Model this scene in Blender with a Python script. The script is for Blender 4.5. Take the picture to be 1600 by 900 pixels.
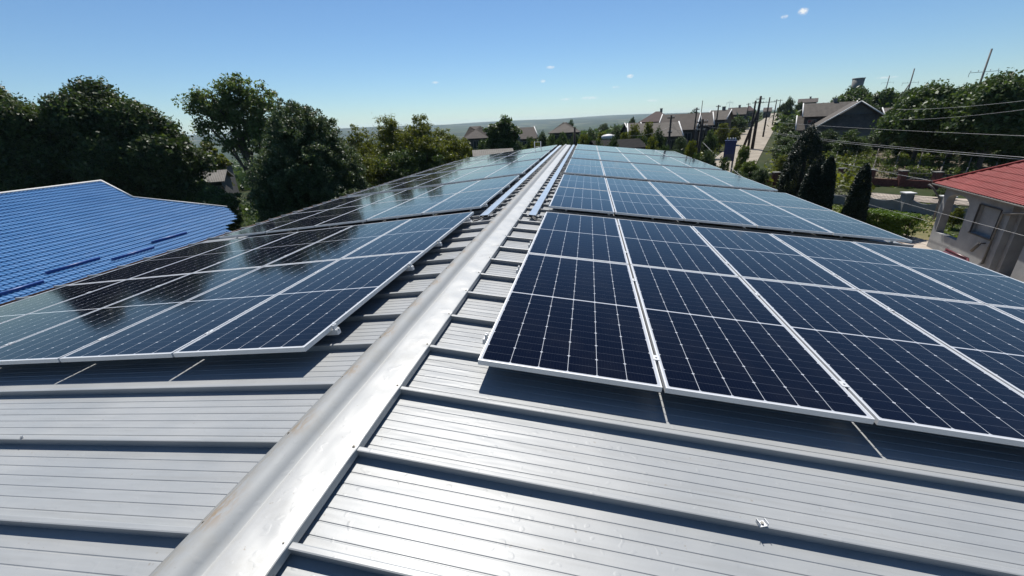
import bpy, bmesh, math, random
import numpy as np
from mathutils import Vector, Matrix
random.seed(7); rng = np.random.default_rng(7)
R = math.radians
sc = bpy.context.scene
for o in list(bpy.data.objects): bpy.data.objects.remove(o)
col = sc.collection

# ------------------------------------------------------------------ camera
CAM = Vector((1.306, 0.0, 1.5533)); FPX = 640.55
_p, _y, _r = R(21.94), R(10.82), R(-2.5655)
F = Vector((-math.sin(_y)*math.cos(_p), math.cos(_y)*math.cos(_p), -math.sin(_p)))
_R0 = Vector((math.cos(_y), math.sin(_y), 0)); _U0 = _R0.cross(F)
RX = _R0*math.cos(_r) + _U0*math.sin(_r); UX = -_R0*math.sin(_r) + _U0*math.cos(_r)
cd = bpy.data.cameras.new('camera'); cam = bpy.data.objects.new('camera', cd); col.objects.link(cam)
cd.sensor_width = 36; cd.lens = FPX/1600*36; cd.clip_end = 30000; cd.clip_start = 0.02
M = Matrix((RX, UX, -F)).transposed().to_4x4(); M.translation = CAM; cam.matrix_world = M
sc.camera = cam
sc.render.resolution_x, sc.render.resolution_y = 1024, 576
# ------------------------------------------------------------------ world, sun, exposure
SUN_EL, SUN_AZ = R(58), R(-11.5)      # azimuth from +Y towards +X
w = bpy.data.worlds.new('World'); sc.world = w; w.use_nodes = True
nt = w.node_tree; nt.nodes.clear()
sky = nt.nodes.new('ShaderNodeTexSky'); sky.sky_type = 'NISHITA'; sky.sun_disc = False
sky.sun_elevation = SUN_EL; sky.sun_rotation = SUN_AZ
sky.altitude = 100; sky.air_density = 1.0; sky.dust_density = 0.0; sky.ozone_density = 3.5
bg = nt.nodes.new('ShaderNodeBackground'); bg.inputs['Strength'].default_value = 0.070
wo = nt.nodes.new('ShaderNodeOutputWorld')
nt.links.new(bg.outputs[0], wo.inputs[0])      # the sky colour is linked below, with its small clouds
sd = bpy.data.lights.new('sun', 'SUN'); sd.energy = 5.0; sd.angle = R(0.53); sd.color = (1.0, 0.96, 0.90)
sun = bpy.data.objects.new('sun', sd); col.objects.link(sun)
sv = Vector((math.sin(SUN_AZ)*math.cos(SUN_EL), math.cos(SUN_AZ)*math.cos(SUN_EL), math.sin(SUN_EL)))
sun.rotation_euler = sv.to_track_quat('Z', 'Y').to_euler()
sc.view_settings.view_transform = 'Standard'; sc.view_settings.look = 'None'
sc.view_settings.exposure = 0.4; sc.view_settings.gamma = 1

# ------------------------------------------------------------------ helpers
def ray(u, v):
    D = F + RX*((u-800)/FPX) + UX*((450-v)/FPX); return D.normalized()
def azt(u, v):
    D = ray(u, v); return math.atan2(D.x, D.y), D.z/math.hypot(D.x, D.y)
def at(u, v, d):
    """point seen at (u,v) of the photograph, d metres away on the map"""
    a, t = azt(u, v); return Vector((CAM.x+d*math.sin(a), CAM.y+d*math.cos(a), CAM.z+d*t))
TAB = {-180: [(0,-6.3),(100,-6),(1000,-5),(6500,5)],
 -110: [(0,-6.3),(30,-7.4),(80,-8),(1000,-30),(6500,10)],
 -30: [(0,-6.3),(30,-7.4),(80,-9),(200,-14),(600,-35),(1500,-55),(3000,-35),(5000,14),(6500,22)],
 -8: [(0,-6.3),(40,-6.6),(100,-7.5),(200,-11),(600,-28),(1500,-45),(3000,-30),(5200,18),(6500,25)],
 5: [(0,-6.3),(50,-6),(100,-5.5),(200,-6),(500,-12),(1500,-35),(3000,-20),(5200,22),(6500,27)],
 12: [(0,-6.3),(50,-5.8),(100,-4.8),(200,-3.5),(500,-6),(1500,-30),(3000,-20),(5200,18),(6500,22)],
 18: [(0,-6.3),(55,-5.6),(90,-5.0),(140,-3.5),(350,-0.3),(600,1),(1500,-10),(5200,12),(6500,15)],
 30: [(0,-6.3),(30,-6.0),(43,-6.0),(57,-5.9),(90,-4.5),(140,-2),(350,2),(600,3),(1500,-5),(6500,10)],
 50: [(0,-6.3),(32,-5.8),(57,-5.8),(90,-4),(150,0),(350,6),(600,7),(6500,10)],
 180: [(0,-6.3),(100,-6),(1000,-5),(6500,5)]}
_az = sorted(TAB)
def ground(x, y):
    dx, dy = x-CAM.x, y-CAM.y; d = math.hypot(dx, dy); a = math.degrees(math.atan2(dx, dy))
    def f(k):
        L = TAB[k]; return float(np.interp(d, [p[0] for p in L], [p[1] for p in L]))
    for i in range(len(_az)-1):
        if _az[i] <= a <= _az[i+1]:
            t = (a-_az[i])/(_az[i+1]-_az[i]); t = t*t*(3-2*t)
            return f(_az[i])*(1-t)+f(_az[i+1])*t
    return -6.3
def tag(o, label=None, cat=None, group=None, kind=None):
    if label: o['label'] = label
    if cat: o['category'] = cat
    if group: o['group'] = group
    if kind: o['kind'] = kind
    return o
def empty(name, loc=(0,0,0), rz=0):
    o = bpy.data.objects.new(name, None); o.location = loc; o.rotation_euler = (0,0,rz)
    o.empty_display_size = .3; col.objects.link(o); return o
class MB:
    def __init__(s): s.v = []; s.f = []; s.sm = []
    def poly(s, pts, smooth=False):
        n = len(s.v); s.v += [tuple(p) for p in pts]; s.f.append(tuple(range(n, n+len(pts)))); s.sm.append(smooth); return s
    def box(s, a, b, m=None):
        (x0,y0,z0),(x1,y1,z1) = a, b
        P = [(x0,y0,z0),(x1,y0,z0),(x1,y1,z0),(x0,y1,z0),(x0,y0,z1),(x1,y0,z1),(x1,y1,z1),(x0,y1,z1)]
        if m is not None: P = [tuple(m @ Vector(p)) for p in P]
        n = len(s.v); s.v += P
        for q in ((3,2,1,0),(4,5,6,7),(0,1,5,4),(1,2,6,5),(2,3,7,6),(3,0,4,7)):
            s.f.append(tuple(n+i for i in q)); s.sm.append(False)
        return s
    def prism(s, poly, z0, z1, m=None):
        k = len(poly); P = [(x,y,z0) for x,y in poly]+[(x,y,z1) for x,y in poly]
        if m is not None: P = [tuple(m @ Vector(p)) for p in P]
        n = len(s.v); s.v += P
        s.f.append(tuple(n+i for i in reversed(range(k)))); s.f.append(tuple(n+k+i for i in range(k))); s.sm += [False, False]
        for i in range(k):
            j = (i+1) % k; s.f.append((n+i, n+j, n+k+j, n+k+i)); s.sm.append(False)
        return s
    def tube(s, pts, rad, seg=8, cap=True, smooth=True):
        pts = [Vector(p) for p in pts]; k = len(pts)
        if not hasattr(rad, '__len__'): rad = [rad]*k
        n = len(s.v)
        for i, p in enumerate(pts):
            d = (pts[min(i+1,k-1)]-pts[max(i-1,0)]).normalized()
            a = d.cross(Vector((0,0,1)) if abs(d.z) < .9 else Vector((1,0,0))).normalized(); b = d.cross(a)
            for j in range(seg):
                t = 2*math.pi*j/seg; s.v.append(tuple(p+(a*math.cos(t)+b*math.sin(t))*rad[i]))
        for i in range(k-1):
            for j in range(seg):
                j2 = (j+1) % seg; s.f.append((n+i*seg+j, n+i*seg+j2, n+(i+1)*seg+j2, n+(i+1)*seg+j)); s.sm.append(smooth)
        if cap:
            s.f.append(tuple(n+j for j in reversed(range(seg)))); s.f.append(tuple(n+(k-1)*seg+j for j in range(seg))); s.sm += [False, False]
        return s
    def grid(s, fn, nu, nv, smooth=True):
        n = len(s.v)
        for i in range(nu+1):
            for j in range(nv+1): s.v.append(tuple(fn(i, j)))
        for i in range(nu):
            for j in range(nv):
                a = n+i*(nv+1)+j; s.f.append((a, a+nv+1, a+nv+2, a+1)); s.sm.append(smooth)
        return s
    def build(s, name, m, parent=None, bevel=0):
        me = bpy.data.meshes.new(name); me.from_pydata(s.v, [], s.f)
        me.polygons.foreach_set('use_smooth', s.sm); me.materials.append(m)
        bm = bmesh.new(); bm.from_mesh(me); bmesh.ops.recalc_face_normals(bm, faces=bm.faces) if s.closed() else None
        if bevel: bmesh.ops.bevel(bm, geom=list(bm.edges), offset=bevel, segments=1, affect='EDGES')
        bm.to_mesh(me); bm.free(); me.update()
        o = bpy.data.objects.new(name, me); col.objects.link(o)
        if parent: o.parent = parent
        return o
    _c = True
    def closed(s): return s._c
    def open(s): s._c = False; return s

class N:
    """tiny node graph writer"""
    def __init__(s, nt): s.nt = nt
    def val(s, node, i, x):
        if isinstance(x, (int, float)): node.inputs[i].default_value = x
        elif isinstance(x, tuple): node.inputs[i].default_value = x
        else: s.nt.links.new(x, node.inputs[i])
    def m(s, op, a, b=0.0, c=None, clamp=False):
        n = s.nt.nodes.new('ShaderNodeMath'); n.operation = op; n.use_clamp = clamp
        s.val(n, 0, a); s.val(n, 1, b)
        if c is not None: s.val(n, 2, c)
        return n.outputs[0]
    def noise(s, vec, scale, detail=3, rough=.5, dims='3D'):
        n = s.nt.nodes.new('ShaderNodeTexNoise'); n.inputs['Scale'].default_value = scale
        n.inputs['Detail'].default_value = detail; n.inputs['Roughness'].default_value = rough
        if vec is not None: s.nt.links.new(vec, n.inputs['Vector'])
        return n.outputs['Fac']
    def coord(s, kind='Object'): return s.nt.nodes.new('ShaderNodeTexCoord').outputs[kind]
    def xyz(s, v):
        n = s.nt.nodes.new('ShaderNodeSeparateXYZ'); s.nt.links.new(v, n.inputs[0]); return n.outputs
    def comb(s, x, y, z):
        n = s.nt.nodes.new('ShaderNodeCombineXYZ'); s.val(n,0,x); s.val(n,1,y); s.val(n,2,z); return n.outputs[0]
    def mix(s, f, a, b):
        n = s.nt.nodes.new('ShaderNodeMix'); n.data_type = 'RGBA'; s.val(n, 0, f)
        for i, x in ((6, a), (7, b)):
            if isinstance(x, tuple): n.inputs[i].default_value = (*x[:3], 1)
            else: s.nt.links.new(x, n.inputs[i])
        return n.outputs[2]
    def ramp(s, f, stops):
        n = s.nt.nodes.new('ShaderNodeValToRGB'); s.nt.links.new(f, n.inputs[0]); e = n.color_ramp.elements
        while len(e) < len(stops): e.new(.5)
        for q, (p, c) in zip(e, stops):
            q.position = p; q.color = (*c[:3], 1) if isinstance(c, tuple) else (c, c, c, 1)
        return n.outputs[0]
    def bump(s, h, strength=.3, dist=.01):
        n = s.nt.nodes.new('ShaderNodeBump'); n.inputs['Strength'].default_value = strength
        n.inputs['Distance'].default_value = dist; s.nt.links.new(h, n.inputs['Height']); return n.outputs[0]
def mat(name, color=(.5,.5,.5), rough=.6, metal=0, spec=.5):
    m = bpy.data.materials.new(name); m.use_nodes = True
    b = m.node_tree.nodes['Principled BSDF']
    if color: b.inputs['Base Color'].default_value = (*color, 1)
    b.inputs['Roughness'].default_value = rough; b.inputs['Metallic'].default_value = metal
    b.inputs['Specular IOR Level'].default_value = spec
    return m, N(m.node_tree), b
def noisy(name, c1, c2, scale=3, rough=.7, metal=0, bump=.0, bscale=None, spec=.4, detail=5):
    m, g, b = mat(name, None, rough, metal, spec)
    co = g.coord(); f = g.noise(co, scale, detail, .6)
    m.node_tree.links.new(g.ramp(f, [(.3, c1), (.7, c2)]), b.inputs['Base Color'])
    if bump: m.node_tree.links.new(g.bump(g.noise(co, bscale or scale*4, 4), bump, .02), b.inputs['Normal'])
    return m

# small clouds of the sky dome: soft noisy patches around fixed sky directions
_wt = w.node_tree; _g = N(_wt); _dir = _g.coord('Generated')
_sum = None
for (u, v, wp, hp_, st_) in [(1255,18,8,6,.95),(1226,26,6,3,.5),(860,105,8,2.5,.6),(848,127,5,2.5,.7),(985,119,6,3,.8),(921,153,15,2.5,.45),(1019,157,11,2,.45),(680,129,7,2,.4),(1385,121,16,2,.35),(885,155,12,2,.35),(962,136,7,2,.3)]:
    D0 = ray(u, v); Hh = Vector((D0.y, -D0.x, 0)).normalized(); Vv = Hh.cross(D0)
    def _dot(a):
        n = _wt.nodes.new('ShaderNodeVectorMath'); n.operation = 'DOT_PRODUCT'; _wt.links.new(_dir, n.inputs[0]); n.inputs[1].default_value = a; return n.outputs['Value']
    zf = D0.dot(F); px = FPX/zf
    a_ = _g.m('MULTIPLY', _dot(Hh), px/wp); b_ = _g.m('MULTIPLY', _dot(Vv), px/hp_); c_ = _g.m('GREATER_THAN', _dot(D0), .9)
    q_ = _g.m('SUBTRACT', 1.0, _g.m('ADD', _g.m('MULTIPLY', a_, a_), _g.m('MULTIPLY', b_, b_)), clamp=True)
    q_ = _g.m('MULTIPLY', _g.m('MULTIPLY', q_, c_), st_*1.6); _sum = q_ if _sum is None else _g.m('ADD', _sum, q_)
_cf = _g.m('MULTIPLY', _sum, _g.ramp(_g.noise(_dir, 160, 5, .7), [(.35,0.0),(.6,1.0)]), clamp=True)
_tint = _wt.nodes.new('ShaderNodeMix'); _tint.data_type = 'RGBA'; _tint.blend_type = 'MULTIPLY'; _tint.inputs[0].default_value = 1
_wt.links.new(sky.outputs[0], _tint.inputs[6]); _tint.inputs[7].default_value = (.78, .945, 1.08, 1)
_wt.links.new(_g.mix(_cf, _tint.outputs[2], (9.5, 9.8, 10.0)), bg.inputs[0])
# ------------------------------------------------------------------ materials
def roof_mat():
    m, g, b = mat('painted roof steel', None, .46, .04, .42); L = m.node_tree.links
    co = g.coord(); n1 = g.noise(co, 1.3, 4, .6); n2 = g.noise(co, 60, 2, .5); X = g.xyz(co)
    st = g.noise(g.comb(g.m('MULTIPLY', X[0], 1.2), g.m('MULTIPLY', X[1], 26), 0.0), 1.0, 4, .6)
    base = g.mix(g.ramp(n1, [(.3,0.0),(.75,1.0)]), (.262,.274,.278), (.318,.324,.320))
    base = g.mix(g.m('MULTIPLY', g.ramp(st, [(.5,0.0),(.8,1.0)]), .4), base, (.20,.198,.185))
    sp = g.noise(co, 38, 2, .5); base = g.mix(g.ramp(sp, [(.73,0.0),(.77,.7)]), base, (.2,.18,.15))
    L.new(base, b.inputs['Base Color'])
    L.new(g.ramp(n1, [(.3,.40),(.7,.49)]), b.inputs['Roughness'])
    # oil-canning of the pans and tiny dimples
    dim = g.ramp(g.noise(co, 26, 0, .5), [(.70,0.0),(.80,1.0)])
    h = g.m('ADD', g.m('MULTIPLY', g.noise(g.comb(g.m('MULTIPLY', X[0], .7), g.m('MULTIPLY', X[1], 3.5), 0.0), 3, 2), 1.6), g.m('ADD', g.m('MULTIPLY', dim, .12), g.m('MULTIPLY', n2, .03)))
    L.new(g.bump(h, .35, .012), b.inputs['Normal'])
    return m
M_ROOF = roof_mat()
def cap_mat():
    m, g, b = mat('ridge cap steel', None, .4, .1, .5); L = m.node_tree.links
    co = g.coord(); X = g.xyz(co); n1 = g.noise(co, 2.2, 5, .6)
    base = g.mix(g.ramp(n1, [(.3,0.0),(.75,1.0)]), (.35,.355,.345), (.41,.41,.395))
    sp = g.noise(co, 45, 2, .5); base = g.mix(g.ramp(sp, [(.71,0.0),(.75,.6)]), base, (.22,.18,.13))
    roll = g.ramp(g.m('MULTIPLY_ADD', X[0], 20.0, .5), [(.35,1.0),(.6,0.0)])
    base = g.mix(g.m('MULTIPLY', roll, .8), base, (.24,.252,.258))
    lap = g.m('LESS_THAN', g.m('FRACT', g.m('DIVIDE', g.m('SUBTRACT', X[1], 4.95-13), 6.0)), .0005); base = g.mix(lap, base, (.12,.12,.12))
    sm = g.noise(co, 3.1, 6, .75); base = g.mix(g.m('MULTIPLY', g.ramp(sm, [(.52,0.0),(.72,1.0)]), .35), base, (.24,.225,.19))
    # rust and dirt streaks beside the left row of screws
    ph = g.m('FRACT', g.m('DIVIDE', g.m('SUBTRACT', X[1], .86-13), .507))
    near = g.m('MULTIPLY', g.ramp(ph, [(0.0,0.0),(.10,.6),(.18,1.0),(.5,0.0)]), 1.0)
    band = g.ramp(g.m('MULTIPLY_ADD', X[0], 4.0, 1.0), [(.30,0.0),(.40,1.0),(.6,.7),(.8,0.0)])   # x -.21..-.04
    nz = g.ramp(g.noise(g.comb(g.m('MULTIPLY', X[0], 60), g.m('MULTIPLY', X[1], 16), 0.0), 1.0, 5, .7), [(.40,0.0),(.56,1.0)])
    amt = g.ramp(g.noise(g.comb(0.0, g.m('MULTIPLY', X[1], 1.1), 0.0), 1.0, 2), [(.35,.6),(.65,1.0)])
    rust = g.m('MULTIPLY', g.m('MULTIPLY', near, band), g.m('MULTIPLY', nz, amt))
    base = g.mix(g.m('MULTIPLY', rust, .95), base, (.24,.15,.07))
    gen = g.m('MULTIPLY', g.m('MULTIPLY', g.ramp(g.m('MULTIPLY_ADD', X[0], 4.0, 1.0), [(.2,.6),(.4,1.0),(.7,0.0)]), nz), .5)
    base = g.mix(gen, base, (.23,.20,.15))
    L.new(base, b.inputs['Base Color'])
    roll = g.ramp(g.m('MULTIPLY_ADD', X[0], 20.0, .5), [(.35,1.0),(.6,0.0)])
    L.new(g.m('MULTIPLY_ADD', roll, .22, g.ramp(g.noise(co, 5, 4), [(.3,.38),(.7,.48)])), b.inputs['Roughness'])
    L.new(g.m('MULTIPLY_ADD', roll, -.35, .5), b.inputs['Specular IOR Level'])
    h = g.m('ADD', g.m('MULTIPLY', g.noise(co, 6, 2, .5), .6), g.m('MULTIPLY', g.ramp(g.noise(co, 30, 0), [(.68,0.0),(.8,1.0)]), .1))
    L.new(g.bump(h, .35, .012), b.inputs['Normal'])
    return m
M_CAP = cap_mat()
def glass_mat():
    m, g, b = mat('solar cells under glass', None, .07, 0, .45); L = m.node_tree.links
    X = g.xyz(g.coord()); W_, L_ = 1.114, 2.258
    mx, my = .011, .014
    cw = (W_-2*mx)/6; half = (L_-2*my-.016)/2; rh = half/12
    x = g.m('SUBTRACT', X[0], mx)
    y0 = g.m('SUBTRACT', X[1], my); up = g.m('GREATER_THAN', y0, half+.008)
    y = g.m('SUBTRACT', y0, g.m('MULTIPLY', up, half+.016))
    inx = g.m('MULTIPLY', g.m('GREATER_THAN', x, 0.0), g.m('LESS_THAN', x, 6*cw))
    iny = g.m('MULTIPLY', g.m('GREATER_THAN', y, 0.0), g.m('LESS_THAN', y, half))
    inside = g.m('MULTIPLY', inx, iny)
    def dist(v, p):   # distance to nearest multiple of p
        f = g.m('FRACT', g.m('ADD', g.m('DIVIDE', v, p), .5)); return g.m('MULTIPLY', g.m('ABSOLUTE', g.m('SUBTRACT', f, .5)), p)
    dx = dist(x, cw); dy = dist(y, rh); dy2 = dist(y, rh*2)
    colline = g.m('LESS_THAN', dx, .0016); rowline = g.m('LESS_THAN', dy, .0011)
    dot = g.m('LESS_THAN', g.m('ADD', dx, dy2), .0105)
    bus = g.m('LESS_THAN', dist(g.m('ADD', x, cw/18), cw/9), .0005)
    white = g.m('MAXIMUM', g.m('MAXIMUM', colline, dot), g.m('SUBTRACT', 1.0, inside))
    oi = m.node_tree.nodes.new('ShaderNodeObjectInfo').outputs['Random']
    cell = g.mix(oi, (.0016,.0022,.007), (.0022,.0032,.010))
    cell = g.mix(g.m('MULTIPLY', bus, .12), cell, (.06,.07,.09))
    cell = g.mix(g.m('MULTIPLY', rowline, .36), cell, (.14,.16,.20))
    base = g.mix(white, cell, (.40,.42,.45))
    dust = g.noise(g.coord(), 2.0, 5, .65)
    base = g.mix(g.m('MULTIPLY', g.ramp(dust, [(.45,0.0),(.8,1.0)]), .014), base, (.4,.38,.34))
    L.new(base, b.inputs['Base Color'])
    b.inputs['IOR'].default_value = 1.215
    L.new(g.m('MULTIPLY_ADD', dust, .05, .05), b.inputs['Roughness'])
    return m
M_GLASS = glass_mat()
M_FRAME = noisy('anodised aluminium', (.56,.565,.56), (.64,.64,.63), 4, .42, .2, spec=.6)
M_GALV = noisy('galvanised steel', (.50,.53,.56), (.60,.63,.66), 6, .28, .8, spec=.6)
M_DARKMETAL = noisy('dark weathered metal', (.06,.06,.06), (.12,.11,.10), 5, .5, .3)
M_SCREW = noisy('zinc screw', (.18,.17,.15), (.34,.32,.28), 40, .45, .7)
M_STUCCO = noisy('grey stucco', (.21,.215,.215), (.34,.34,.33), 1.1, .9, bump=.5, bscale=30, detail=8)
M_STUCCO2 = noisy('pale plaster', (.20,.19,.175), (.28,.265,.24), 1.0, .9)
M_WALLB = noisy('brownish render', (.035,.033,.031), (.07,.064,.058), 1.4, .9)
M_CONC = noisy('weathered concrete', (.13,.125,.115), (.24,.23,.21), 2.5, .85, bump=.2)
M_WOODP = noisy('dark tarred timber', (.018,.015,.013), (.045,.036,.03), 4, .8)
M_WHITE = noisy('white trim', (.5,.5,.48), (.6,.59,.57), 5, .6)
M_GLASSD, _g, _b = mat('dark window glass', (.02,.025,.03), .06, 0, .7)
M_BRICK = noisy('red brown painted wall', (.10,.035,.025), (.17,.06,.045), 5, .85)
M_BARK = noisy('bark', (.05,.04,.03), (.12,.10,.08), 8, .95, bump=.5)
M_BROWNG = noisy('brown gutter paint', (.12,.07,.05), (.2,.13,.09), 5, .5, .1)
M_BLUEBOX = noisy('dark blue paint', (.010,.016,.07), (.018,.028,.11), 3, .45, .1)
M_PAVE = None
M_TAR = noisy('tarred roofing', (.012,.012,.012), (.03,.028,.026), 3, .95, spec=.1)
M_GABLE = noisy('blue grey boarded gable', (.085,.09,.095), (.12,.125,.13), 2, .8)
def slate(name, c1, c2, sx=5.5, bump=.6):
    m, g, b = mat(name, None, .8, 0, .3); L = m.node_tree.links
    co = g.coord(); X = g.xyz(co)
    n1 = g.noise(co, 1.2, 6, .65); n2 = g.noise(co, 14, 4, .6)
    base = g.mix(g.ramp(n1, [(.3,0.0),(.7,1.0)]), c1, c2)
    base = g.mix(g.m('MULTIPLY', g.ramp(n2, [(.4,0.0),(.7,1.0)]), .45), base, tuple(q*.55 for q in c1))
    L.new(base, b.inputs['Base Color'])
    wv = g.m('SINE', g.m('MULTIPLY', X[0], 2*math.pi*sx))
    L.new(g.bump(wv, bump, .03), b.inputs['Normal'])
    return m
M_SLATE = slate('grey fibre cement roof', (.062,.053,.044), (.115,.098,.08))
M_SLATE2 = slate('brown weathered roof', (.045,.036,.030), (.080,.063,.052))
M_SLATE3 = slate('pale corrugated roof', (.12,.11,.095), (.20,.185,.16))
M_REDDARK = slate('dark red brown roof', (.035,.018,.017), (.06,.03,.028))
def tile_mat(name, c1, c2, rough=.35, sp=.9):
    m, g, b = mat(name, None, rough, .05, sp); L = m.node_tree.links
    co = g.coord(); n1 = g.noise(co, .6, 5, .6)
    L.new(g.mix(g.ramp(n1, [(.3,0.0),(.7,1.0)]), c1, c2), b.inputs['Base Color'])
    L.new(g.m('MULTIPLY_ADD', g.noise(co, 3, 3), .2, rough-.08), b.inputs['Roughness'])
    return m
M_BLUE = tile_mat('blue metal tile', (.042,.145,.325), (.062,.180,.375), .34)
M_BLUED = tile_mat('dark blue metal', (.012,.055,.24), (.018,.07,.29), .4)
M_RED = tile_mat('red metal tile', (.165,.022,.020), (.225,.034,.030), .7, .3)
M_REDC = tile_mat('dark red sheet', (.07,.006,.009), (.10,.01,.014), .4)
def leaf_mat(name, c1, c2, trans=.35):
    m = bpy.data.materials.new(name); m.use_nodes = True; nt = m.node_tree; nt.nodes.clear(); g = N(nt)
    ge = nt.nodes.new('ShaderNodeNewGeometry'); rp = ge.outputs['Random Per Island']
    cl = g.noise(g.coord(), .9, 3, .6)
    f = g.m('ADD', g.m('MULTIPLY', rp, .6), g.m('MULTIPLY', g.ramp(cl, [(.35,0.0),(.65,1.0)]), .4))
    c = g.mix(f, c1, c2)
    d = nt.nodes.new('ShaderNodeBsdfPrincipled'); d.inputs['Roughness'].default_value = .5; d.inputs['Specular IOR Level'].default_value = .35
    t = nt.nodes.new('ShaderNodeBsdfTranslucent'); mx = nt.nodes.new('ShaderNodeMixShader'); mx.inputs[0].default_value = trans
    hs = nt.nodes.new('ShaderNodeHueSaturation'); hs.inputs['Saturation'].default_value = 1.15; hs.inputs['Value'].default_value = 1.3
    hs.inputs['Hue'].default_value = .485
    nt.links.new(c, d.inputs['Base Color']); nt.links.new(c, hs.inputs['Color']); nt.links.new(hs.outputs[0], t.inputs[0])
    o = nt.nodes.new('ShaderNodeOutputMaterial')
    nt.links.new(d.outputs[0], mx.inputs[1]); nt.links.new(t.outputs[0], mx.inputs[2]); nt.links.new(mx.outputs[0], o.inputs[0])
    return m
L_DARK = leaf_mat('dark leaves', (.016,.034,.011), (.075,.11,.03), .35)
L_MID = leaf_mat('mid green leaves', (.026,.050,.014), (.085,.13,.035), .35)
L_DENSE = leaf_mat('dense glossy leaves', (.02,.040,.014), (.11,.15,.06), .3)
L_OLIVE = leaf_mat('olive leaves', (.045,.062,.012), (.15,.175,.034), .45)
L_LIGHT = leaf_mat('light green leaves', (.04,.07,.02), (.14,.19,.06), .5)
L_CON = leaf_mat('conifer scales', (.006,.015,.006), (.018,.034,.012), .1)
L_VINE = leaf_mat('vine leaves', (.05,.08,.018), (.15,.20,.05), .4)
L_HEDGE = leaf_mat('hedge leaves', (.06,.11,.015), (.12,.20,.03), .35)
L_FLOWER = leaf_mat('pale blossom leaves', (.05,.08,.03), (.20,.22,.13), .3)

# ------------------------------------------------------------------ terrain
def terrain():
    azs = np.concatenate([np.arange(-180, -70, 6.0), np.arange(-70, 60, 1.0), np.arange(60, 180, 6.0)])
    ds = np.concatenate([[0.5], np.linspace(4, 60, 22), np.geomspace(66, 6500, 60)])
    mb = MB().open(); na, nd = len(azs), len(ds)
    for i in range(na):
        a = R(azs[i])
        for j in range(nd):
            x, y = CAM.x+ds[j]*math.sin(a), CAM.y+ds[j]*math.cos(a); z = ground(x, y)
            if ds[j] > 900:
                k = min(1, (ds[j]-900)/2500)
                z += k*(9*math.sin(x*.0011+1.3)*math.cos(y*.0009)+5*math.sin(x*.0031+y*.002)+2.0*math.sin(a*23+ds[j]*.002))
            mb.v.append((x, y, z))
    for i in range(na):
        i2 = (i+1) % na
        for j in range(nd-1): mb.f.append((i*nd+j, i*nd+j+1, i2*nd+j+1, i2*nd+j)); mb.sm.append(True)
    mb.f.append(tuple(i*nd for i in reversed(range(na)))); mb.sm.append(True)
    m, g, b = mat('ground', None, .95, 0, .1); L = m.node_tree.links
    co = g.coord(); n1 = g.noise(co, .08, 6, .65); n2 = g.noise(co, 1.4, 5, .7); n3 = g.noise(co, .006, 5, .6)
    near = g.mix(g.ramp(n1, [(.4,0.0),(.6,1.0)]), (.03,.042,.014), (.06,.058,.03))
    near = g.mix(g.ramp(n2, [(.35,0.0),(.7,1.0)]), near, (.022,.034,.011))
    vor = m.node_tree.nodes.new('ShaderNodeTexVoronoi'); vor.inputs['Scale'].default_value = .0042; L.new(co, vor.inputs['Vector'])
    fc = g.xyz(vor.outputs['Color'])[0]
    field = g.ramp(fc, [(0.0,(.03,.045,.02)),(.35,(.045,.065,.025)),(.6,(.07,.085,.035)),(.85,(.13,.12,.075)),(1.0,(.035,.05,.022))])
    wood = g.ramp(n3, [(.45,0.0),(.52,1.0)])
    far = g.mix(wood, field, (.022,.034,.016))
    X = g.xyz(co); dd = g.m('SQRT', g.m('ADD', g.m('MULTIPLY', X[0], X[0]), g.m('MULTIPLY', X[1], X[1])))
    L.new(g.mix(g.m('DIVIDE', g.m('SUBTRACT', dd, 150.0), 300.0, clamp=True), near, far), b.inputs['Base Color'])
    o = mb.build('ground', m); tag(o, kind='structure')
terrain()
def sheet(name, pts, m, dz=.02, n=12, kind='structure'):
    """strip between two polylines draped on the terrain"""
    A, B = pts; mb = MB().open()
    def P(L, t):
        t *= len(L)-1; i = min(int(t), len(L)-2); t -= i
        return L[i][0]*(1-t)+L[i+1][0]*t, L[i][1]*(1-t)+L[i+1][1]*t
    nu = n*max(1, len(A)-1); nv = 6
    def fn(i, j):
        a, b2 = P(A, i/nu), P(B, i/nu); s = j/nv; x, y = a[0]*(1-s)+b2[0]*s, a[1]*(1-s)+b2[1]*s
        return x, y, ground(x, y)+dz
    mb.grid(fn, nu, nv); o = mb.build(name, m); tag(o, kind=kind); return o
M_ROAD = noisy('pale dirt road', (.21,.18,.14), (.32,.28,.22), .4, .95, bump=.3)
M_PAVE = noisy('pale paving', (.30,.25,.205), (.43,.37,.31), 2.2, .9, bump=.4, bscale=12)
def gp(az, d): return (CAM.x+d*math.sin(R(az)), CAM.y+d*math.cos(R(az)))
sheet('dirt_road', ([gp(11,44), gp(13.6,60), gp(16.2,90), gp(17.9,140), gp(19.7,240), gp(20.3,350)],
                    [gp(19.2,44), gp(19.4,60), gp(20.2,90), gp(20.9,140), gp(21.1,240), gp(21.1,350)]), M_ROAD, .12)
sheet('street', ([gp(24,49.2), gp(34,47.8), gp(46,47.6)], [gp(24,52), gp(34,51), gp(46,51)]), M_PAVE, .03)
sheet('paved_yard', ([(12.5,12), (15.0,22.5), (17.2,29)], [(22,12), (22,22.5), (21,29)]), M_PAVE, .02)

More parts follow.
